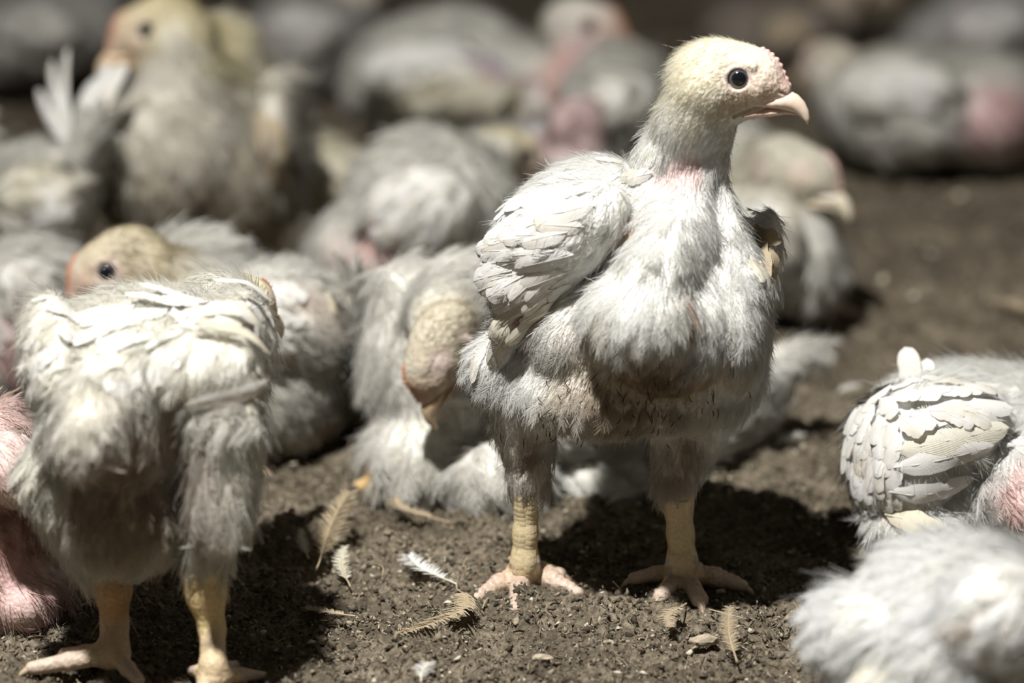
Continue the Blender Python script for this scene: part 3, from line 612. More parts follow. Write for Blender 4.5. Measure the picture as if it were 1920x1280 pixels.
def hero_extras(s):
    base = s.base
    # scutes: two columns of overlapping plates down the front of each shank
    for (p0, p1) in ((W(988, 925, 0), W(984, 1070, 0)), (W(1271, 935, 0), W(1279, 1066, 0))):
        for i in range(15):
            for c in (-1, 1):
                t = (i + (.5 if c > 0 else 0)) / 15; P0 = p0 + (p1 - p0) * t; d = unit(np.array([c * .40 - .1, -1, -.12])); hit = s.bvh.ray_cast(Vector(P0 + d * .04), Vector(-d), .06)
                if hit[0] is None: continue
                h0 = np.array(hit[0]); n = unit(d * .6 + np.array(hit[1]) * .4); T = unit(np.array([0, 0, -1]) - n * -n[2]); S = np.cross(n, T); V = []; wv, hv = .0050 * (1 + .5 * max(0, t - .75)), .0042
                for a in (-1, -.4, .3, 1):
                    for e in (-1, -.5, 0, .5, 1):
                        rim = (1 - .28 * e * e) if a > 0 else 1; V.append(h0 + T * hv * a * rim + S * wv * e + n * (.0011 + .0010 * (a + 1) * .5 - .0021 * e * e - (.0016 if a == 1 else 0)))
                F = [(5 * r + k, 5 * r + k + 1, 5 * r + k + 6, 5 * r + k + 5) for r in range(3) for k in range(4)]
                mesh_obj('scute', V, F, M['scale'], s.meshes[0][3], (0, 0, 0))
    for foot, tips in ((fa, [gp(893, 1122), gp(966, 1142), gp(1082, 1112)]), (fb, [gp(1240, 1120), gp(1312, 1124), gp(1392, 1098), gp(1188, 1084)])):
        for tip in tips:
            for i in range(7):
                t = .28 + .62 * i / 6; P0 = foot * (1 - t) + tip * t; hit = s.bvh.ray_cast(Vector((P0[0], P0[1], .05)), Vector((0, 0, -1)), .06)
                if hit[0] is None: continue
                h0 = np.array(hit[0]); n = unit(np.array(hit[1]) + np.array([0, 0, .5])); T = unit(tip - foot); T = unit(T - (T @ n) * n); S = np.cross(n, T); V = []; wv, hv = .0052 * (1 - .35 * t), .0030
                for a in (-1, -.3, .4, 1):
                    for e in (-1, -.5, 0, .5, 1): V.append(h0 + T * hv * a * (1 - .2 * e * e * (a > 0)) + S * wv * e + n * (.0007 + .0007 * (a + 1) * .5 - .0026 * e * e - (.0013 if a == 1 else 0)))
                mesh_obj('scute', V, [(5 * r + k, 5 * r + k + 1, 5 * r + k + 6, 5 * r + k + 5) for r in range(3) for k in range(4)], M['toescale'], s.meshes[0][3], (0, 0, 0))
    # dark flecks of muck stuck to the belly feathers
    Q, r = [], random.Random(3)
    for _ in range(90):
        px, py = r.gauss(1190, 110), r.gauss(750, 55); d = W(px, py, 0) - CAM; hit = s.bvh.ray_cast(Vector(CAM), Vector(unit(d)))
        if hit[0] is None or py < 640: continue
        P0 = np.array(hit[0]); n = np.array(hit[1]); T = unit(np.array([r.gauss(0, .6), r.gauss(0, .3), -1])); l = r.uniform(.003, .009); Q.append([P0 + n * .0045 + T * l * t + n * .002 * math.sin(3 * t) for t in (0, .33, .66, 1)])
    Q = np.array(Q); n_ = np.tile(np.array([0, -.8, -.2]), (len(Q), 1)); curves_obj('muck_flecks', Q, np.array([.5, 1, .8, .2]) * .00032, np.tile([.10, .065, .04], (len(Q), 1)), n_, s.root, base)['kind'] = 'stuff'
b.post.append(hero_extras); HERO = b.build()
for o in [o for o in bpy.data.objects if o.name.startswith('scute')]: o.location = (-HERO.base).tolist()

# ================================================================ bird seen from behind at the front left
b = Bird('white chicken seen from behind with fluffy rump, orange hock and grubby vent', -.15, h=.0026, nf=4600, nb=11, flen=.020, fwid=.0055, brad=.00030, nd=46000, dlen=.014, col=(.88, .86, .79)); b.wingw = .15; b.pj = 12
b.ell(280, 710, .04, (205, 290, 140), 40); b.ell(270, 675, .02, (200, 260, 112), 35); b.ell(205, 800, -.05, (120, 110, 85), 35); b.cap((190, 760, -.07), 75, (165, 815, -.11), 45, 30)
b.ell(240, 915, .01, (155, 220, 140), 40)
b.cap((424, 790, -.065), 66, (412, 950, -.075), 60, 45); b.cap((408, 955, -.06), 46, (386, 1040, -.04), 34, 14); b.cap((386, 1035, -.04), 36, (384, 1085, -.035), 36, 10)
b.cap((120, 890, -.02), 72, (185, 1040, 0), 50, 30); b.cap((185, 1040, 0), 44, (212, 1105, -.005), 34, 14)
b.cap((420, 600, .13), 80, (440, 565, .18), 50, 35)
fr = G(400, 1296); fr[2] = .010; fl_ = G(214, 1252); fl_[2] = .010
b.leg([(W(382, 1088, -.185), .0132), (W(386, 1116, -.187), .0122), (W(398, 1180, -.19), .0080), (W(400, 1250, fr[1]), .0085), (fr, .011)], toes4(fr, (.25, 1)))
b.leg([(W(212, 1105, -.155), .0115), (W(215, 1170, -.15), .0085), (fl_, .011)], [(G(60, 1252, .005), .0068, .0045), (G(120, 1225, .005), .0068, .004), (G(200, 1210, .005), .0068, .004), (G(260, 1275, .005), .006, .004)])
b.head(W(455, 566, .06), (.75, .65, -.15), (.1, -.1, 1), size=.9)
w0 = b.wing(); b.ell(432, 665, .01, (66, 230, 110), 20, tilt=-8, yaw=-6, to=w0); b.ell(380, 690, -.06, (110, 90, 62), 30, tilt=-6, to=w0)
w1 = b.wing(); b.ell(108, 665, .01, (58, 220, 98), 20, tilt=10, yaw=6, to=w1)
for i in range(7): b.row(0, (478, 590 + 28 * i), (470, 596 + 28 * i), 1, (-1, .05 + .03 * i), (-1, .1), 205 - 8 * abs(i - 3), 34, kind='cream' if i % 2 else 'vane', lift=.04, jit=.03, dz=.003 + .001 * (7 - i))
b.row(0, (495, 560), (470, 600), 4, (-.7, .7), (-.8, .5), 80, 40, lift=.1); b.row(0, (480, 690), (490, 740), 4, (-.5, .8), (-.6, .7), 80, 38, kind='cream', lift=.08)
b.row(0, (450, 585), (340, 590), 6, (-.9, .35), (-.7, .5), 110, 44, lift=.1, dz=.004)
b.row(-1, (360, 590), (160, 590), 8, (-.5, .6), (-.7, .4), 95, 44, lift=.05, jit=.22, dz=.002); b.row(-1, (380, 630), (150, 630), 9, (-.6, .5), (-.6, .6), 100, 44, lift=.05, jit=.22, dz=.002); b.row(-1, (360, 670), (150, 665), 8, (-.6, .5), (-.5, .8), 95, 42, lift=.05, jit=.25, dz=.0015)
b.row(-1, (190, 545), (230, 535), 3, (-.3, -.9), (.2, -.9), 50, 22, lift=.3)
b.row(1, (120, 560), (70, 640), 5, (-.7, .7), (-.8, .6), 80, 34, lift=.14); b.row(1, (110, 650), (75, 720), 5, (-.9, .35), (-.8, .6), 80, 28, lift=.16); b.row(1, (100, 720), (85, 740), 3, (-.7, .7), (-.4, .9), 70, 24, kind='cream', lift=.1)
for a in [(270, 560, 0, (-.2, -1, -.2)), (270, 650, -.07, (-.2, -.6, -.8)), (440, 620, -.04, (-.9, -.5, -.4)), (100, 640, -.04, (-.5, -.4, -.8)), (190, 760, -.12, (-.1, -.5, -.8)), (240, 900, -.1, (0, .2, -1)), (410, 880, -.08, (.1, -.1, -1)), (400, 1020, -.05, (0, 0, -1)), (130, 900, -.07, (-.1, 0, -1)), (200, 1050, 0, (0, 0, -1))]: b.fl(*a)
b.paint((240, 900, -.09), 120, (.40, .26, .19), .75, .55, soft=.7); b.paint((300, 820, -.11), 42, (.60, .36, .34), .8, .35, soft=.6); b.paint((215, 985, -.08), 110, (.36, .28, .20), .6, .8, soft=.7)
b.paint((382, 1098, -.035), 40, (.70, .45, .22), .9, 0, b=(384, 1118, -.035), soft=.25); b.paint((212, 1115, -.01), 42, (.55, .34, .17), .9, 0, b=(213, 1130, -.01), soft=.25); b.paint((210, 1090, -.16), 40, (.45, .26, .14), .7, .2); b.paint((430, 548, .0), 26, (.66, .42, .38), .5, .5)
LEFT = b.build()

# ================================================================ bird lying at the right edge with its wing feathers in view
b = Bird('white chicken resting at the frame edge, folded wing feathers and bare pink flank in view', .06, h=.0028, nf=3000, nb=13, flen=.021, fwid=.0056, brad=.00026, nd=26000, dlen=.014)
b.ell(1800, 860, .06, (190, 260, 150), 40); b.ell(1940, 880, .07, (170, 260, 160), 40); b.ell(1730, 960, .0, (100, 160, 70), 30); b.ell(1840, 760, .08, (170, 180, 60), 30); b.ell(1925, 910, -.01, (110, 170, 115), 30)
b.cap((2050, 850, .1), 95, (2120, 760, .1), 60, 30); b.head(W(2160, 700, .16), (.9, .2, -.1), (0, 0, 1))
fr = G(1880, 1075); fr[2] = .01; b.leg([(W(1890, 1030, .03), .011), (fr, .011)], toes4(fr, (.7, -.7)))
w0 = b.wing(); b.ell(1715, 850, .0, (105, 150, 135), 25, tilt=-8, to=w0); b.ell(1770, 800, -.01, (110, 130, 80), 25, to=w0); b.ell(1650, 850, .02, (60, 130, 115), 25, to=w0)
for i in range(5): b.row(0, (1672 + 5 * i, 946 - 34 * i), (1672, 946 - 34 * i), 1, (1, -.02 - .045 * i), (1, -.1), 222 - (18 if i == 0 else 0), 46, kind='cream' if i in (0, 3) else 'vane', lift=.02, jit=.01, dz=.006 - .0009 * i)
b.row(0, (1690, 790), (1850, 775), 7, (.75, .55), (.9, .2), 70, 32, lift=.06, dz=.006); b.row(0, (1660, 760), (1830, 735), 8, (.7, .6), (.85, .3), 75, 34, lift=.08, dz=.006)
for j in range(4): b.row(0, (1625 + 20 * j, 765 + 6 * j), (1610 + 22 * j, 900), 6, (-.35 + .1 * j, .95), (-.15 + .06 * j, 1), 78, 36, lift=.12, jit=.08, dz=.003)
b.row(0, (1604, 800), (1606, 905), 6, (-.3, .95), (-.1, 1), 76, 38, lift=.16, jit=.08, dz=.003); b.row(0, (1618, 775), (1680, 738), 5, (-.75, .6), (-.6, .5), 62, 34, lift=.16, jit=.1, dz=.004)
b.row(0, (1660, 720), (1760, 715), 5, (-.5, -.2), (-.2, -.5), 55, 24, lift=.2)
b.row(-1, (1800, 722), (1920, 735), 6, (-.9, .1), (-.9, .05), 80, 36, lift=.08); b.row(0, (1660, 955), (1720, 985), 4, (.1, 1), (.3, 1), 75, 30, lift=.1)
b.row(0, (1640, 930), (1625, 955), 3, (-.3, 1), (-.2, 1), 85, 28, lift=.14)
for a in [(1650, 830, -.05, (-.3, 0, -1)), (1760, 780, -.06, (.8, .1, -.4)), (1740, 960, -.06, (.2, -.2, -1)), (1850, 730, 0, (.9, .2, -.1)), (1640, 930, -.02, (-.2, 0, -1)), (1880, 900, -.06, (.4, 0, -1)), (1820, 1000, -.08, (.4, -.3, .8))]: b.fl(*a)
b.paint((1890, 905, -.08), 80, (.80, .58, .54), .95, .04, b=(1990, 930, -.08), soft=.3); b.paint((1890, 832, -.01), 22, (.62, .50, .34), .7, .4, b=(1930, 840, 0), soft=.5)
def right_tuft(s):
    for px, dx, ln, wdt in ((1716, -.28, 108, 46), (1738, -.1, 84, 36)):
        P0 = s.w(px, 752, .03); feather_on(s.bvh, P0, unit(np.array([dx, .35, 1.0])), ln * PX(P0[1]), wdt * PX(P0[1]), s.root, s.base, 'vane', .05, hug=0)
b.post.append(right_tuft); RIGHT = b.build()

# ================================================================ fluffy bird nearest the lens, bottom right
b = Bird('bright white fluffy chicken lying out of focus in the bottom corner, closest to the camera', -.33, h=.0032, nf=3000, nb=10, flen=.024, fwid=.0075, brad=.0004, nd=32000, dlen=.018, col=(.92, .92, .90))  # plumage colour whitened to stand in for stronger light on this bird
b.ell(1800, 1215, .0, (190, 300, 185), 40); b.ell(1960, 1240, .02, (200, 300, 190), 40); b.ell(1628, 1180, .0, (90, 150, 80), 35); b.ell(1700, 1290, -.02, (130, 220, 110), 35); b.ell(1740, 1105, .02, (80, 160, 60), 30); b.ell(1860, 1120, -.02, (110, 140, 90), 25)
b.cap((2090, 1150, .05), 100, (2190, 1030, .05), 60, 30); b.head(W(2235, 970, -.27), (.95, .1, -.1), (0, 0, 1))
w0 = b.wing(); b.ell(1900, 1170, -.07, (130, 120, 110), 30, tilt=-10, to=w0)
b.row(0, (1960, 1080), (1900, 1200), 6, (-.9, .4), (-.9, .5), 120, 42, lift=.1); b.row(-1, (1640, 1130), (1600, 1200), 6, (-.9, .1), (-.7, .6), 80, 30, lift=.3); b.row(-1, (1640, 1215), (1700, 1240), 4, (-.5, .9), (-.4, .9), 80, 28, kind='cream', lift=.2)
for a in [(1620, 1150, -.05, (-1, -.2, -.3)), (1800, 1100, -.08, (-.9, -.2, -.4)), (1950, 1150, -.08, (-.9, -.2, -.5)), (1720, 1260, -.08, (-.4, -.1, -1)), (1750, 1020, 0, (-.8, .1, .2))]: b.fl(*a)
b.paint((1850, 1160, -.1), 18, (.66, .50, .36), .6, .5, b=(1830, 1210, -.1), soft=.7)
CORNER = b.build()

# ================================================================ bare pink bird at the left edge
b = Bird('half plucked pink chicken crouching at the left edge with sparse white tufts', -.03, h=.0030, nf=420, nb=10, flen=.018, fwid=.005, brad=.00035, nd=9000, dlen=.010, col=(.70, .54, .50))
b.ell(10, 980, .03, (105, 260, 180), 40); b.ell(50, 1090, .0, (85, 200, 80), 35); b.ell(0, 850, .02, (60, 180, 90), 35); b.cap((-90, 850, .05), 90, (-150, 760, .05), 60, 30); b.head(W(-190, 720, .02), (-.9, -.2, -.1), (0, 0, 1))
w0 = b.wing(); b.ell(20, 880, -.06, (60, 90, 80), 20, tilt=30, to=w0)
b.row(0, (30, 800), (60, 900), 6, (.5, .6), (.6, .6), 60, 16, lift=.25); b.row(0, (20, 920), (70, 930), 5, (.5, .8), (.7, .6), 55, 12, kind='tan', lift=.3)
for a in [(20, 900, -.06, (.6, 0, -.8)), (50, 1080, -.05, (.5, 0, -.8)), (10, 800, 0, (.3, 0, -.8))]: b.fl(*a)
b.paint((10, 1020, -.06), 70, (.70, .44, .41), .8, .35, b=(30, 1060, -.06), soft=.6); b.paint((40, 950, -.06), 46, (.36, .20, .14), .75, .6, b=(20, 900, -.06), soft=.6); b.paint((20, 820, -.05), 50, (.80, .70, .68), .6, 1, soft=.6); b.paint((130, 1070, -.02), 45, (.80, .74, .72), .7, 2.5, soft=.6)  # dark brown patch paints in the shadow below the white tuft
PINKB = b.build()

# ================================================================ the flock behind, out of focus
def bg(label, y0, **kw): return Bird(label, y0, group='resting flock behind the standing bird', **{**dict(h=.0042, nf=1500, nb=8, flen=.024, fwid=.0075, brad=.0007, nd=8000, dlen=.014, col=(.80, .785, .735)), **kw})

# bird behind the rear-view one, facing left
b = bg('chicken with orange comb peering left over the back of the rear-view bird', .34, h=.0034, nf=2600, nd=22000, brad=.00045)
b.ell(505, 675, .02, (165, 230, 178), 40); b.ell(340, 640, .0, (150, 220, 150), 40); b.cap((600, 640, .02), 85, (648, 560, .03), 26, 30); b.cap((350, 560, -.0), 90, (280, 510, -.02), 62, 30); b.ell(360, 500, .06, (90, 130, 55), 30)
b.head(W(195, 502, .31), (-.93, -.25, -.42), (-.35, -.05, 1), comb=(.70, .30, .16), face=(.66, .45, .36), crown=(.52, .45, .30), beakc=(.72, .50, .36))
for fx in (390, 450):
    f0 = G(fx, 893); f0[2] = .01; b.leg([(W(fx, 820, f0[1]), .012), (f0, .011)], toes4(f0, (-1, -.2)))
w0 = b.wing(); b.ell(520, 600, -.05, (120, 90, 95), 30, tilt=-20, to=w0)
b.row(0, (470, 560), (450, 660), 5, (.9, .1), (.95, .2), 110, 36, lift=.08); b.row(-1, (620, 590), (650, 590), 4, (.15, -1), (.25, -1), 75, 20, kind='cream', lift=.1); b.row(-1, (350, 470), (420, 460), 4, (.8, -.5), (.9, -.2), 55, 26, lift=.2)
for a in [(330, 560, -.06, (.6, 0, -.8)), (500, 560, -.06, (.9, 0, -.3)), (560, 700, -.06, (.6, 0, -.8)), (640, 560, 0, (.2, 0, 1)), (450, 800, -.05, (.3, 0, -1))]: b.fl(*a)
b.paint((525, 682, -.09), 20, (.62, .36, .30), .8, .3); b.paint((600, 790, -.04), 75, (.55, .44, .28), .55, 1, soft=.7); b.paint((560, 560, -.08), 40, (.55, .42, .34), .5, .8, b=(610, 580, -.06), soft=.6)
b.build()

# sleeping bird in the middle
b = bg('drowsing chicken with bowed orange face and closed eye lying behind the standing bird', .27, h=.0034, nf=3600, nd=26000, brad=.00042)
b.ell(850, 700, .03, (160, 230, 210), 40); b.ell(800, 850, -.02, (122, 160, 100), 35); b.ell(1110, 790, .06, (250, 220, 140), 45); b.ell(1290, 750, .08, (160, 190, 120), 40); b.cap((1380, 740, .09), 78, (1490, 662, .1), 26, 30)
b.cap((770, 560, .02), 75, (720, 700, .0), 48, 30); b.ell(930, 895, -.07, (88, 110, 70), 14); b.cap((860, 560, -.0), 85, (830, 610, -.06), 66, 30); b.ell(1120, 880, -.02, (85, 120, 60), 16); b.ell(1220, 890, -.01, (60, 110, 52), 16)
b.head(W(808, 672, .165), (-.42, -.22, -.88), (-.86, -.42, .35), comb=(.62, .32, .18), face=(.50, .34, .23), crown=(.64, .57, .43), beakc=(.52, .36, .22), shut=True, size=.95)
f0 = G(735, 925); f0[2] = .01; b.leg([(W(770, 880, f0[1] + .03), .010), (f0, .009)], [(G(690, 905, .007), .007, .006), (G(715, 897, .009), .007, .006), (G(672, 912, .006), .006, .005)])
w0 = b.wing(); b.ell(1060, 760, -.03, (190, 110, 100), 30, tilt=-10, to=w0); b.cap((1150, 850, -.04), 40, (1230, 930, -.05), 18, 20, to=w0)
b.row(0, (940, 720), (960, 800), 5, (.95, .2), (.9, .4), 130, 44, lift=.08); b.row(0, (1050, 880), (1150, 900), 4, (.8, .6), (.8, .6), 110, 34, lift=.1); b.row(-1, (1380, 700), (1440, 700), 4, (.9, -.5), (.9, -.5), 110, 34, lift=.1); b.row(0, (1020, 920), (1040, 915), 2, (.9, .3), (.9, .3), 90, 36, lift=.05); b.row(-1, (1290, 870), (1300, 850), 2, (.9, .15), (.9, .1), 95, 34, lift=.1)
for a in [(800, 850, -.06, (0, 0, -1)), (700, 700, -.02, (0, 0, -1)), (900, 600, 0, (.6, 0, -.5)), (930, 890, -.08, (.2, 0, -1)), (1100, 760, -.06, (.9, 0, -.5)), (1350, 740, 0, (.9, 0, .4)), (850, 520, 0, (.3, 0, -.6)), (1180, 900, -.05, (.7, 0, -.6))]: b.fl(*a)
b.paint((1130, 850, -.08), 26, (.60, .42, .33), .6, .5, soft=.7); b.paint((820, 930, -.06), 60, (.55, .45, .33), .5, 1, soft=.7); b.paint((690, 905, -.05), 22, (.70, .44, .14), .9, 0)
b.build()

# grey-white bird with pink flank between the drowsing bird and the large one
b = bg('hunched off-white chicken with pink flank just above the drowsing bird', .72)
b.ell(800, 410, .0, (150, 230, 165), 40); b.ell(700, 470, -.02, (110, 170, 95), 40); b.ell(880, 420, .02, (110, 200, 130), 40); b.cap((870, 330, .06), 70, (930, 290, .1), 50, 30)
b.head(W(965, 290, .85), (.7, .7, -.2), (0, 0, 1)); w0 = b.wing(); b.ell(790, 400, -.08, (110, 70, 90), 25, to=w0)
b.row(0, (780, 350), (800, 430), 4, (-.8, .5), (-.8, .6), 120, 40, lift=.1); b.row(-1, (760, 490), (800, 450), 4, (.1, -1), (.2, -1), 80, 24, lift=.2)
for a in [(800, 350, -.1, (-.7, 0, -.5)), (700, 470, -.1, (-.4, 0, -1)), (880, 420, -.06, (-.3, 0, -1))]: b.fl(*a)
b.paint((705, 450, -.09), 36, (.66, .36, .33), .8, .3, b=(735, 430, -.09), soft=.7); b.paint((640, 460, -.07), 30, (.66, .46, .44), .5, .6, soft=.7); b.build()

# bird whose cream rump shows beside the large one
b = bg('cream-rumped chicken half hidden beside the large upright bird', 1.09, col=(.84, .80, .66))
b.ell(560, 370, .0, (120, 200, 110), 40); b.cap((590, 340, -.04), 72, (690, 325, -.06), 36, 30); b.cap((480, 330, .06), 70, (430, 260, .1), 50, 30); b.head(W(400, 235, 1.14), (-.9, .3, 0), (0, 0, 1))
w0 = b.wing(); b.ell(600, 350, -.08, (80, 60, 50), 20, tilt=10, to=w0); b.row(0, (600, 310), (600, 370), 5, (.95, .1), (.95, -.2), 110, 34, kind='cream', lift=.08)
for a in [(560, 350, -.08, (.9, 0, -.2)), (680, 330, -.08, (1, 0, -.1))]: b.fl(*a)
b.paint((650, 400, -.07), 30, (.42, .26, .17), .8, .7, b=(740, 370, -.05), soft=.5); b.build()

# large upright bird, top left
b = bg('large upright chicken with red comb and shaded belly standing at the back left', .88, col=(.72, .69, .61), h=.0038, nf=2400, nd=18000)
b.ell(370, 310, .02, (190, 240, 165), 40); b.ell(300, 300, -.05, (130, 150, 125), 40); b.ell(465, 290, .04, (110, 180, 165), 40); b.cap((400, 110, .0), 84, (445, 240, .04), 120, 40); b.cap((330, 80, -.04), 72, (350, 220, -.03), 110, 35)
b.head(W(272, 54, .845), (-.94, -.22, -.24), (-.22, 0, 1), comb=(.70, .20, .12), face=(.62, .46, .34), crown=(.66, .58, .36), beakc=(.74, .52, .32), size=1.05)
for fx, hx in ((265, 270), (525, 520)):
    f0 = G(fx, 512 if fx < 400 else 500); f0[2] = .01; b.cap((hx, 420, .0), 55, W(fx, 460, f0[1]), 26, 20); b.leg([(W(fx, 455, f0[1]), .010), (f0, .010)], toes4(f0, (-.4, -1)))
w0 = b.wing(); b.ell(510, 250, -.01, (45, 130, 120), 20, tilt=-6, to=w0); w1 = b.wing(); b.ell(185, 270, -.0, (30, 110, 90), 20, to=w1)
b.row(0, (485, 120), (490, 150), 2, (.1, 1), (.1, 1), 90, 38, lift=.2); b.row(0, (500, 200), (530, 260), 4, (.3, .95), (.3, .95), 100, 36, kind='tan', lift=.1); b.row(1, (185, 220), (180, 280), 3, (-.2, 1), (0, 1), 85, 30, lift=.1)
for a in [(300, 260, -.15, (0, 0, -1)), (200, 280, -.06, (-.2, 0, -1)), (450, 260, -.08, (.4, 0, -1)), (400, 100, -.06, (.5, 0, -.8)), (350, 420, -.1, (0, 0, -1)), (340, 160, -.12, (.1, 0, -1))]: b.fl(*a)
b.paint((330, 205, -.14), 40, (.60, .44, .38), .8, .35, b=(335, 290, -.17), soft=.6); b.paint((400, 185, -.1), 34, (.36, .24, .16), .7, .5, b=(360, 195, -.12), soft=.6); b.paint((350, 410, -.1), 120, (.45, .36, .23), .6, .8, b=(450, 420, -.05), soft=.6); b.paint((520, 270, -.07), 40, (.42, .30, .2), .7, .5, b=(525, 320, -.07), soft=.6); b.paint((420, 60, -.04), 70, (.74, .68, .44), .7, 1, soft=.6)  # wide brown belly patch puts the shade under the body into the colour
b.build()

# bird at the left edge whose tail fans up beside the red-combed one
b = bg('pale chicken at the left with white tail feathers raised beneath the large bird\'s beak', .75)
b.ell(50, 400, .0, (110, 200, 125), 40); b.cap((120, 340, .0), 65, (165, 265, -.02), 34, 30); b.cap((-40, 340, .02), 70, (-90, 260, .02), 50, 25); b.head(W(-120, 235, .82), (-1, 0, -.1), (0, 0, 1))
def tail_fan(s):
    for (px, py, dx, ln, wdt) in ((172, 262, .30, 168, 46), (180, 250, .42, 150, 40), (165, 262, .12, 160, 40), (158, 268, -.02, 130, 36), (150, 262, -.55, 165, 26), (145, 272, -.85, 130, 24), (152, 250, -.35, 170, 24)):
        P0 = s.w(px - 16, py + 8, -.03); feather_on(s.bvh, P0, unit(np.array([dx, .55, 1.0])), ln * PX(P0[1]) * 1.15, wdt * PX(P0[1]), s.root, s.base, 'vane', .05, hug=0)
b.post.append(tail_fan)
w0 = b.wing(); b.ell(60, 390, -.07, (90, 70, 80), 25, tilt=30, to=w0); b.row(0, (40, 370), (60, 420), 4, (.8, -.5), (.8, -.3), 100, 36, lift=.1)
for a in [(60, 380, -.08, (.7, 0, .2)), (150, 290, -.03, (.4, 0, 1)), (60, 480, -.05, (.3, 0, -1))]: b.fl(*a)
b.paint((60, 350, -.08), 60, (.80, .74, .56), .5, 1, soft=.6); b.build()

# left-edge bird with pink patch
b = bg('off-white chicken cut by the left edge with a dull pink side patch', .52)
b.ell(20, 600, .0, (105, 220, 130), 40); b.ell(60, 540, .0, (70, 180, 75), 35); b.cap((-60, 560, .04), 80, (-130, 470, .05), 55, 30); b.head(W(-165, 440, .56), (-1, -.1, -.1), (0, 0, 1))
w0 = b.wing(); b.ell(50, 540, -.06, (60, 60, 55), 20, to=w0); b.row(0, (20, 520), (40, 560), 4, (.9, .2), (.9, .3), 80, 30, lift=.1)
for a in [(30, 560, -.08, (.7, 0, -.6)), (30, 650, -.07, (.2, 0, -1))]: b.fl(*a)
b.paint((25, 605, -.09), 45, (.58, .36, .35), .85, .3, b=(20, 640, -.09), soft=.5); b.build()

# bare-backed bird in the upper middle
b = bg('bare-necked chicken with purplish skin and yellowed wing edge in the upper middle', 1.28)
b.ell(830, 140, .02, (175, 230, 115), 40, tilt=8); b.ell(980, 190, .0, (135, 190, 105), 40); b.cap((1020, 220, -.02), 70, (1085, 130, -.03), 52, 30); b.cap((1085, 130, -.03), 52, (1105, 70, -.03), 46, 25)
b.head(W(1110, 45, 1.25), (.96, -.2, -.05), (0, 0, 1), comb=(.66, .22, .10), face=(.62, .40, .30), crown=(.70, .66, .58), beakc=(.66, .40, .24)); 
for fx in (860, 1000):
    f0 = G(fx, 318); f0[2] = .01; b.leg([(W(fx, 270, f0[1]), .011), (f0, .010)], toes4(f0, (1, -.3)))
w0 = b.wing(); b.ell(830, 150, -.08, (150, 80, 70), 25, tilt=-12, to=w0)
b.row(0, (960, 165), (900, 180), 4, (-.95, .3), (-.95, .25), 190, 44, kind='cream', lift=.04); b.row(0, (900, 190), (780, 190), 5, (-.6, .6), (-.7, .6), 120, 36, kind='cream', lift=.08); b.row(0, (900, 100), (760, 90), 5, (-.9, .2), (-.9, .4), 110, 44, lift=.08); b.row(-1, (700, 150), (690, 180), 4, (-.9, -.2), (-.9, .2), 70, 30, lift=.15)
for a in [(800, 100, -.1, (-.9, 0, -.3)), (900, 220, -.1, (-.8, 0, -.5)), (1000, 280, -.08, (-.2, 0, -1)), (1080, 150, -.07, (-.3, 0, -1))]: b.fl(*a)
b.paint((940, 118, -.1), 44, (.44, .35, .42), .9, .12, b=(1080, 100, -.07), soft=.5); b.paint((1070, 130, -.06), 55, (.62, .38, .34), .85, .2, b=(1075, 230, -.06), soft=.5); b.paint((800, 215, -.11), 50, (.62, .53, .27), .75, .9, b=(950, 205, -.11), soft=.7); b.build()

# bodies behind the standing bird's shoulder and neck
b = bg('greyish chicken crouching just behind the standing bird\'s back', .98, col=(.80, .79, .78))  # white bird; the grey of its shade is put into the plumage colour
b.ell(940, 370, .0, (160, 230, 120), 40); b.ell(1060, 330, .0, (100, 190, 100), 40); b.cap((1080, 290, -.03), 60, (1090, 240, -.03), 46, 25); b.head(W(1092, 225, .96), (.5, .8, 0), (0, 0, 1), crown=(.54, .38, .37), face=(.5, .36, .35))
w0 = b.wing(); b.ell(920, 340, -.09, (110, 60, 70), 25, tilt=10, to=w0); b.row(0, (950, 310), (960, 370), 4, (-.9, .3), (-.9, .4), 120, 42, lift=.08)
for a in [(940, 350, -.1, (-.8, 0, -.4)), (1060, 330, -.08, (-.1, 0, -1))]: b.fl(*a)
b.paint((1090, 285, -.1), 60, (.62, .40, .40), .85, .25, b=(1080, 250, -.1), soft=.6); b.build()
b = bg('small pale chicken just left of the standing bird\'s neck', 1.08, nf=1100)
b.ell(1170, 190, .0, (95, 190, 85), 40); b.ell(1230, 240, .02, (80, 160, 70), 35); b.cap((1250, 210, .04), 55, (1310, 190, .05), 44, 25); b.head(W(1340, 185, 1.14), (.95, 0, -.1), (0, 0, 1))
w0 = b.wing(); b.ell(1160, 190, -.08, (70, 60, 55), 20, to=w0); b.row(0, (1190, 170), (1190, 210), 4, (-.9, .3), (-.9, .5), 90, 36, lift=.08)
for a in [(1170, 180, -.08, (-.7, 0, -.6))]: b.fl(*a)
b.build()

# bird behind the standing bird's breast
b = bg('small blurred chicken facing right behind the standing bird\'s breast, pale beak lit', .74, nf=1700, nd=12000)
b.ell(1440, 440, .0, (110, 210, 125), 40); b.ell(1510, 480, -.02, (68, 150, 85), 35); b.cap((1430, 350, -.0), 82, (1470, 320, -.03), 62, 30); b.ell(1400, 330, .03, (70, 140, 85), 35)
b.head(W(1508, 318, .70), (.93, -.3, -.22), (.2, 0, 1), crown=(.58, .55, .44), face=(.50, .45, .36), beakc=(.86, .80, .66), comb=(.66, .48, .40), shut=True)
f0 = G(1500, 585); f0[2] = .01; b.leg([(W(1500, 545, f0[1]), .011), (f0, .010)], toes4(f0, (1, -.3)))
w0 = b.wing(); b.ell(1440, 450, -.08, (70, 60, 80), 20, to=w0); b.row(0, (1470, 410), (1470, 480), 4, (-.6, .7), (-.6, .8), 90, 36, lift=.08)
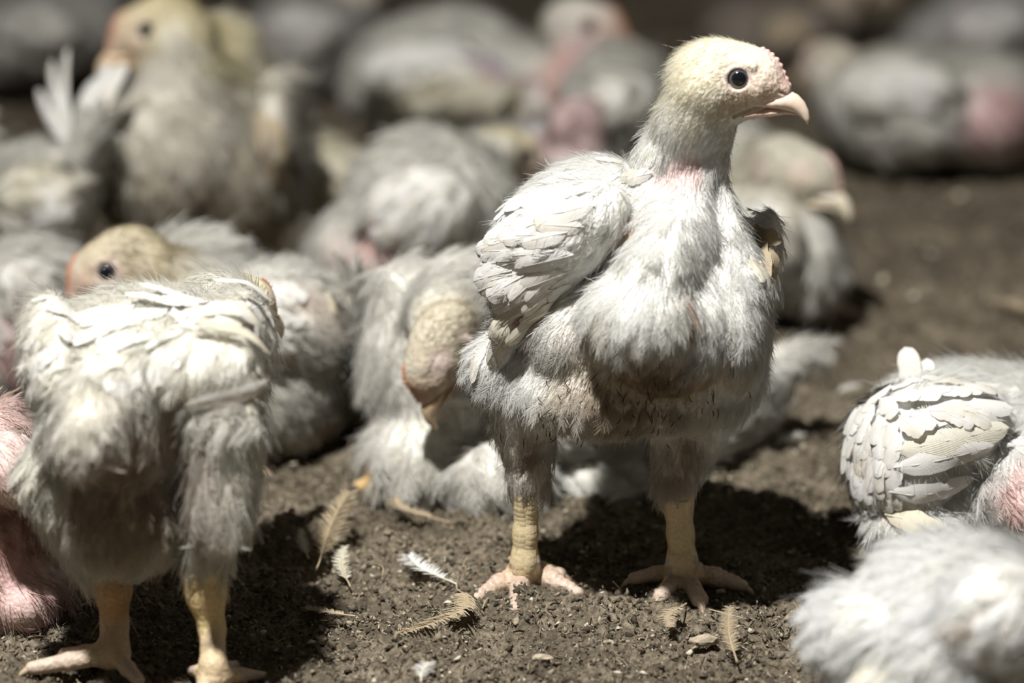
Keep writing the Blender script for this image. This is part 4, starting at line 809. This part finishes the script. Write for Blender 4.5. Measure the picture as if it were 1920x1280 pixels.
for a in [(1440, 400, -.08, (-.3, 0, -1)), (1520, 490, -.06, (.1, 0, -1))]: b.fl(*a)
b.paint((1395, 300, -.06), 42, (.56, .38, .38), .8, .3, soft=.6); b.paint((1500, 360, -.08), 50, (.74, .66, .46), .6, 1, soft=.6); b.build()

# birds at the back right
b = bg('white chicken with raw pink rump resting at the back right', 1.28)
b.ell(1690, 195, .0, (155, 230, 100), 40); b.ell(1840, 200, .0, (120, 200, 92), 40); b.cap((1590, 190, .02), 62, (1560, 140, .04), 46, 25); b.head(W(1548, 118, 1.34), (-.6, .8, 0), (0, 0, 1), crown=(.6, .54, .44))
w0 = b.wing(); b.ell(1680, 170, -.09, (110, 60, 65), 25, to=w0); b.row(0, (1640, 140), (1640, 210), 5, (.9, .1), (.9, .3), 130, 44, lift=.08)
for a in [(1680, 170, -.1, (.9, 0, -.3)), (1840, 200, -.08, (.6, 0, -.8))]: b.fl(*a)
b.paint((1850, 215, -.09), 66, (.58, .36, .36), .8, .2, b=(1930, 210, -.06), soft=.5); b.build()
b = bg('dim grey chicken in the far upper right corner', 1.72, nf=1000, col=(.76, .75, .74))
b.ell(1870, 60, .0, (115, 210, 85), 40); b.ell(1780, 90, .0, (80, 170, 65), 35); b.cap((1960, 30, .0), 55, (2000, -40, .0), 42, 25); b.head(W(2020, -65, 1.72), (1, 0, 0), (0, 0, 1)); w0 = b.wing(); b.ell(1860, 50, -.09, (80, 60, 55), 20, to=w0); b.row(0, (1890, 30), (1890, 80), 4, (-.9, .2), (-.9, .4), 110, 40, lift=.08)
b.fl(1870, 50, -.08, (-.8, 0, -.4)); b.paint((1830, 30, -.09), 40, (.56, .42, .44), .7, .4, soft=.7); b.build()
b = bg('dim grey chicken far behind, between the two upright heads', 1.66, nf=1000, col=(.74, .72, .70))
b.ell(590, 70, .0, (115, 210, 92), 40); b.ell(520, 110, .0, (70, 150, 75), 35); b.cap((650, 30, .02), 55, (690, -50, .02), 42, 25); b.head(W(705, -75, 1.68), (.9, .2, 0), (0, 0, 1)); w0 = b.wing(); b.ell(570, 60, -.09, (80, 60, 55), 20, to=w0); b.row(0, (610, 40), (610, 90), 4, (-.9, .2), (-.9, .4), 110, 40, lift=.08)
b.fl(590, 60, -.08, (-.8, 0, -.5)); b.paint((530, 70, -.09), 40, (.54, .42, .40), .6, .4, soft=.7); b.build()
b = bg('dim grey chicken in the far upper left corner', 1.60, nf=1000, col=(.74, .73, .70))
b.ell(50, 60, .0, (130, 210, 70), 40); b.ell(140, 40, .0, (80, 150, 60), 35); b.cap((-50, 40, .02), 55, (-90, -30, .02), 42, 25); b.head(W(-105, -55, 1.62), (-.9, .2, 0), (0, 0, 1)); w0 = b.wing(); b.ell(60, 50, -.09, (80, 60, 45), 20, to=w0); b.row(0, (30, 40), (30, 70), 4, (.9, .1), (.9, .2), 110, 40, lift=.08)
b.fl(50, 60, -.08, (.8, 0, -.4)); b.build()
b = bg('dim brownish chicken far behind the standing bird\'s beak', 1.80, nf=900, col=(.56, .50, .44))
b.ell(1500, 70, .0, (90, 190, 75), 40); b.ell(1410, 60, .0, (70, 150, 60), 35); b.cap((1560, 40, .02), 50, (1590, -20, .02), 40, 25); b.head(W(1600, -40, 1.82), (.9, .2, 0), (0, 0, 1), crown=(.5, .42, .32)); w0 = b.wing(); b.ell(1490, 60, -.09, (60, 60, 45), 20, to=w0); b.row(0, (1520, 40), (1520, 80), 4, (-.9, .1), (-.9, .3), 90, 36, kind='tan', lift=.08)
b.fl(1500, 60, -.08, (-.8, 0, -.4)); b.build()

# ================================================================ loose feathers, straws and chips on the litter
def loose_feather(label, pix, mat='vane', ln=.03, wd_=.008, nb=64, curl=.35, up=.0, splay=.5, ragged=.38, group=None):
    """pix: root and tip pixels on the floor; a curved quill with separate barb strips"""
    r = random.Random(hash(label) & 0xffff if False else len(label) * 7 + int(pix[0][0])); a, c = G(*pix[0], .003), G(*pix[1], .003); d = c - a; Ld = np.linalg.norm(d); d = d / Ld; sd = unit(np.cross([0, 0, 1], d)); zz = np.array([0, 0, 1.0])
    base = a.copy(); V, F, U = [], [], []
    bow = curl * Ld
    R_ = lambda t: a + d * Ld * t + sd * bow * math.sin(math.pi * t) * .35 + zz * (.003 + up * t * Ld + .07 * abs(bow) * math.sin(math.pi * t))
    for i in range(nb):
        t = .16 + .84 * i / (nb - 1)
        for sg in (-1, 1):
            w = wd_ * (math.sin(math.pi * (.12 + .78 * t)) ** .7) * (1 + r.uniform(-ragged, ragged)); p = R_(t); tl = splay * w * (1 + r.uniform(-.3, .3)); hz_ = r.uniform(.05, .35) * w; bw = Ld / nb * .85; k = len(V)
            for u_ in (0, .5, 1):
                q = p + sd * sg * w * u_ + d * tl * u_ + zz * hz_ * math.sin(2.2 * u_); ww = bw * (1, .8, .15)[(0, .5, 1).index(u_)]; V += [q - d * ww, q + d * ww]; U += [(t, .5 + .5 * sg * u_)] * 2
            F += [(k, k + 2, k + 3, k + 1), (k + 2, k + 4, k + 5, k + 3)]
    o = mesh_obj('loose_feather', V, F, M[mat], None, base); uvl = o.data.uv_layers.new(name='UVMap')
    for l in o.data.loops: uvl.data[l.index].uv = U[l.vertex_index]
    o.location = base; tag(o, label, 'feather', group)
    V, F = [], []; n = 9
    for i in range(n):
        t = i / (n - 1) * .98 - .06; q = R_(max(t, 0)) + d * Ld * min(t, 0); rr = .00075 * (1 - .8 * i / (n - 1))
        for j in range(5): an = j * 1.2566; V.append(q + rr * (math.cos(an) * sd + math.sin(an) * zz))
    F = [(5 * i + j, 5 * i + (j + 1) % 5, 5 * i + 5 + (j + 1) % 5, 5 * i + 5 + j) for i in range(n - 1) for j in range(5)]
    mesh_obj('quill', V, F, M['cream'] if mat == 'vane' else M['tan'], o, base); return o
LF = [('white loose feather with a bright quill lying left of the standing bird\'s foot', ((852, 1100), (765, 1052)), 'vane', .3, .0085, .02, .7),
      ('upright tan feather fan sprouting from the litter in front of the dark shadow', ((597, 1070), (655, 1005)), 'tan', .1, .010, .35, 1.6),
      ('little grey oval feather beside the tan feather fan', ((578, 1052), (565, 1020)), 'vane', .1, .004, .2, .6),
      ('small pale feather with a thin stem below the tan feather fan', ((657, 1105), (648, 1050)), 'cream', .2, .005, .1, .9),
      ('long curved tan feather trailing below the white loose feather', ((850, 1110), (755, 1200)), 'tan', .7, .008, .02, 1.2),
      ('flat tan feather lying at the edge of the left shadow', ((662, 1162), (575, 1146)), 'tan', .4, .005, .0, .9),
      ('dusty bent feather lying on the litter in front of the drowsing bird', ((838, 985), (745, 942)), 'tan', .7, .006, .02, .8),
      ('short pale feather standing on end near the bottom of the frame', ((1381, 1245), (1366, 1183)), 'tan', .1, .0055, .2, .8),
      ('curled olive-tan feather in front of the standing bird\'s left foot', ((1285, 1142), (1258, 1190)), 'tan', -.3, .006, .05, 1.0),
      ('blurred white feather on the floor between the standing bird\'s legs', ((1140, 952), (1198, 935)), 'vane', .2, .008, .1, .7),
      ('faint pale feather stuck in litter at the left, beside the orange shank', ((285, 1050), (320, 1030)), 'tan', .3, .006, .1, 1.0),
      ('crumpled straw-coloured feather under the pink bird at the left edge', ((60, 1180), (125, 1150)), 'tan', .5, .007, .1, 1.0),
      ('small grey-white feather cut by the bottom edge of the frame', ((790, 1285), (805, 1258)), 'vane', .2, .006, .1, .8),
      ('blurred pale feather on bare litter right of the standing bird', ((1455, 842), (1500, 828)), 'vane', .2, .008, .1, .8),
      ('far blurred tan feather lying on the dark litter at the right', ((1850, 568), (1918, 592)), 'tan', .2, .010, .05, .7),
      ('tiny pale feather on the litter beside the right edge bird', ((1570, 745), (1610, 735)), 'vane', .2, .006, .1, .8),
      ('thin curled feather between the corner bird and the standing bird\'s foot', ((1530, 1215), (1600, 1238)), 'cream', .4, .004, .02, .8)]
for lab, pix, mt, cu_, wd_, up_, spl in LF: loose_feather(lab, pix, mt, wd_=wd_, curl=cu_, up=up_, splay=spl)
def straw(label, p0, p1, r=.0007, z1=.004, mat='straw', bow=.1):
    a = G(*p0, .003); c = G(*p1, z1); d = c - a; Ld = np.linalg.norm(d); d /= Ld; s_ = unit(np.cross(d, [0, 0, 1])); u_ = np.cross(s_, d); V = []
    for i in range(6):
        t = i / 5; q = a + d * Ld * t + (s_ * bow + u_ * .5 * bow) * Ld * math.sin(math.pi * t) * .5
        for j in range(5): an = j * 1.2566; V.append(q + r * (1 - .6 * t) * (math.cos(an) * s_ * 1.4 + math.sin(an) * u_))
    F = [(5 * i + j, 5 * i + (j + 1) % 5, 5 * i + 5 + (j + 1) % 5, 5 * i + 5 + j) for i in range(5) for j in range(5)] + [(4, 3, 2, 1, 0), (25, 26, 27, 28, 29)]
    o = mesh_obj('straw', V, F, M[mat], None, a); o.location = a; tag(o, label, 'straw', 'single straws on the litter')
straw('pale bare quill lying right of the standing bird\'s left toes', (1330, 1142), (1400, 1160), .0006, .005, 'chip', .05)
straw('tan straw pointing at the standing bird\'s scaly shank', (892, 1018), (958, 1032), .0007)
straw('thin straw poking up in front of the dark central shadow', (1166, 1107), (1150, 1090), .0005, .012)
straw('curved straw rising beside the shadow edge near the corner bird', (1442, 1098), (1416, 1076), .0005, .014, 'straw', .3)
straw('short curved straw on open litter below the tan feather fan', (717, 1080), (700, 1055), .0006, .008, 'straw', .4)
straw('straw stub in the litter near the corner bird\'s rump', (1498, 1150), (1488, 1128), .0006, .010, 'straw', .1)
def chip(label, px, py, s, seed):
    r = np.random.default_rng(seed); bm = bmesh.new(); bmesh.ops.create_icosphere(bm, subdivisions=2, radius=1)
    V = np.array([v.co for v in bm.verts]); F = [[v.index for v in f.verts] for f in bm.faces]; bm.free(); nz = fbm(V * 2.1 + seed, 3); V = V * (.55 + .9 * nz)[:, None] * np.array([1.5, .9, .6]) * s; c = G(px, py, s * .5)
    o = mesh_obj('clod', V + c, F, M['chip'], None, c, smooth=False); o.location = c; tag(o, label, 'clod', 'pale clods on the litter')
chip('pale crusted clod on the litter below the standing bird\'s left foot', 1322, 1200, .0062, 5); chip('small cream clod on the litter left of the crusted one', 1140, 1205, .0035, 9); chip('pale crumbly clod near the bottom edge of the litter', 1018, 1232, .0042, 13); chip('tiny cream pebble beside the standing bird\'s outer toe', 1352, 1108, .0022, 17); chip('pale crumb on bare litter beside the scaly shank', 845, 1015, .004, 21)
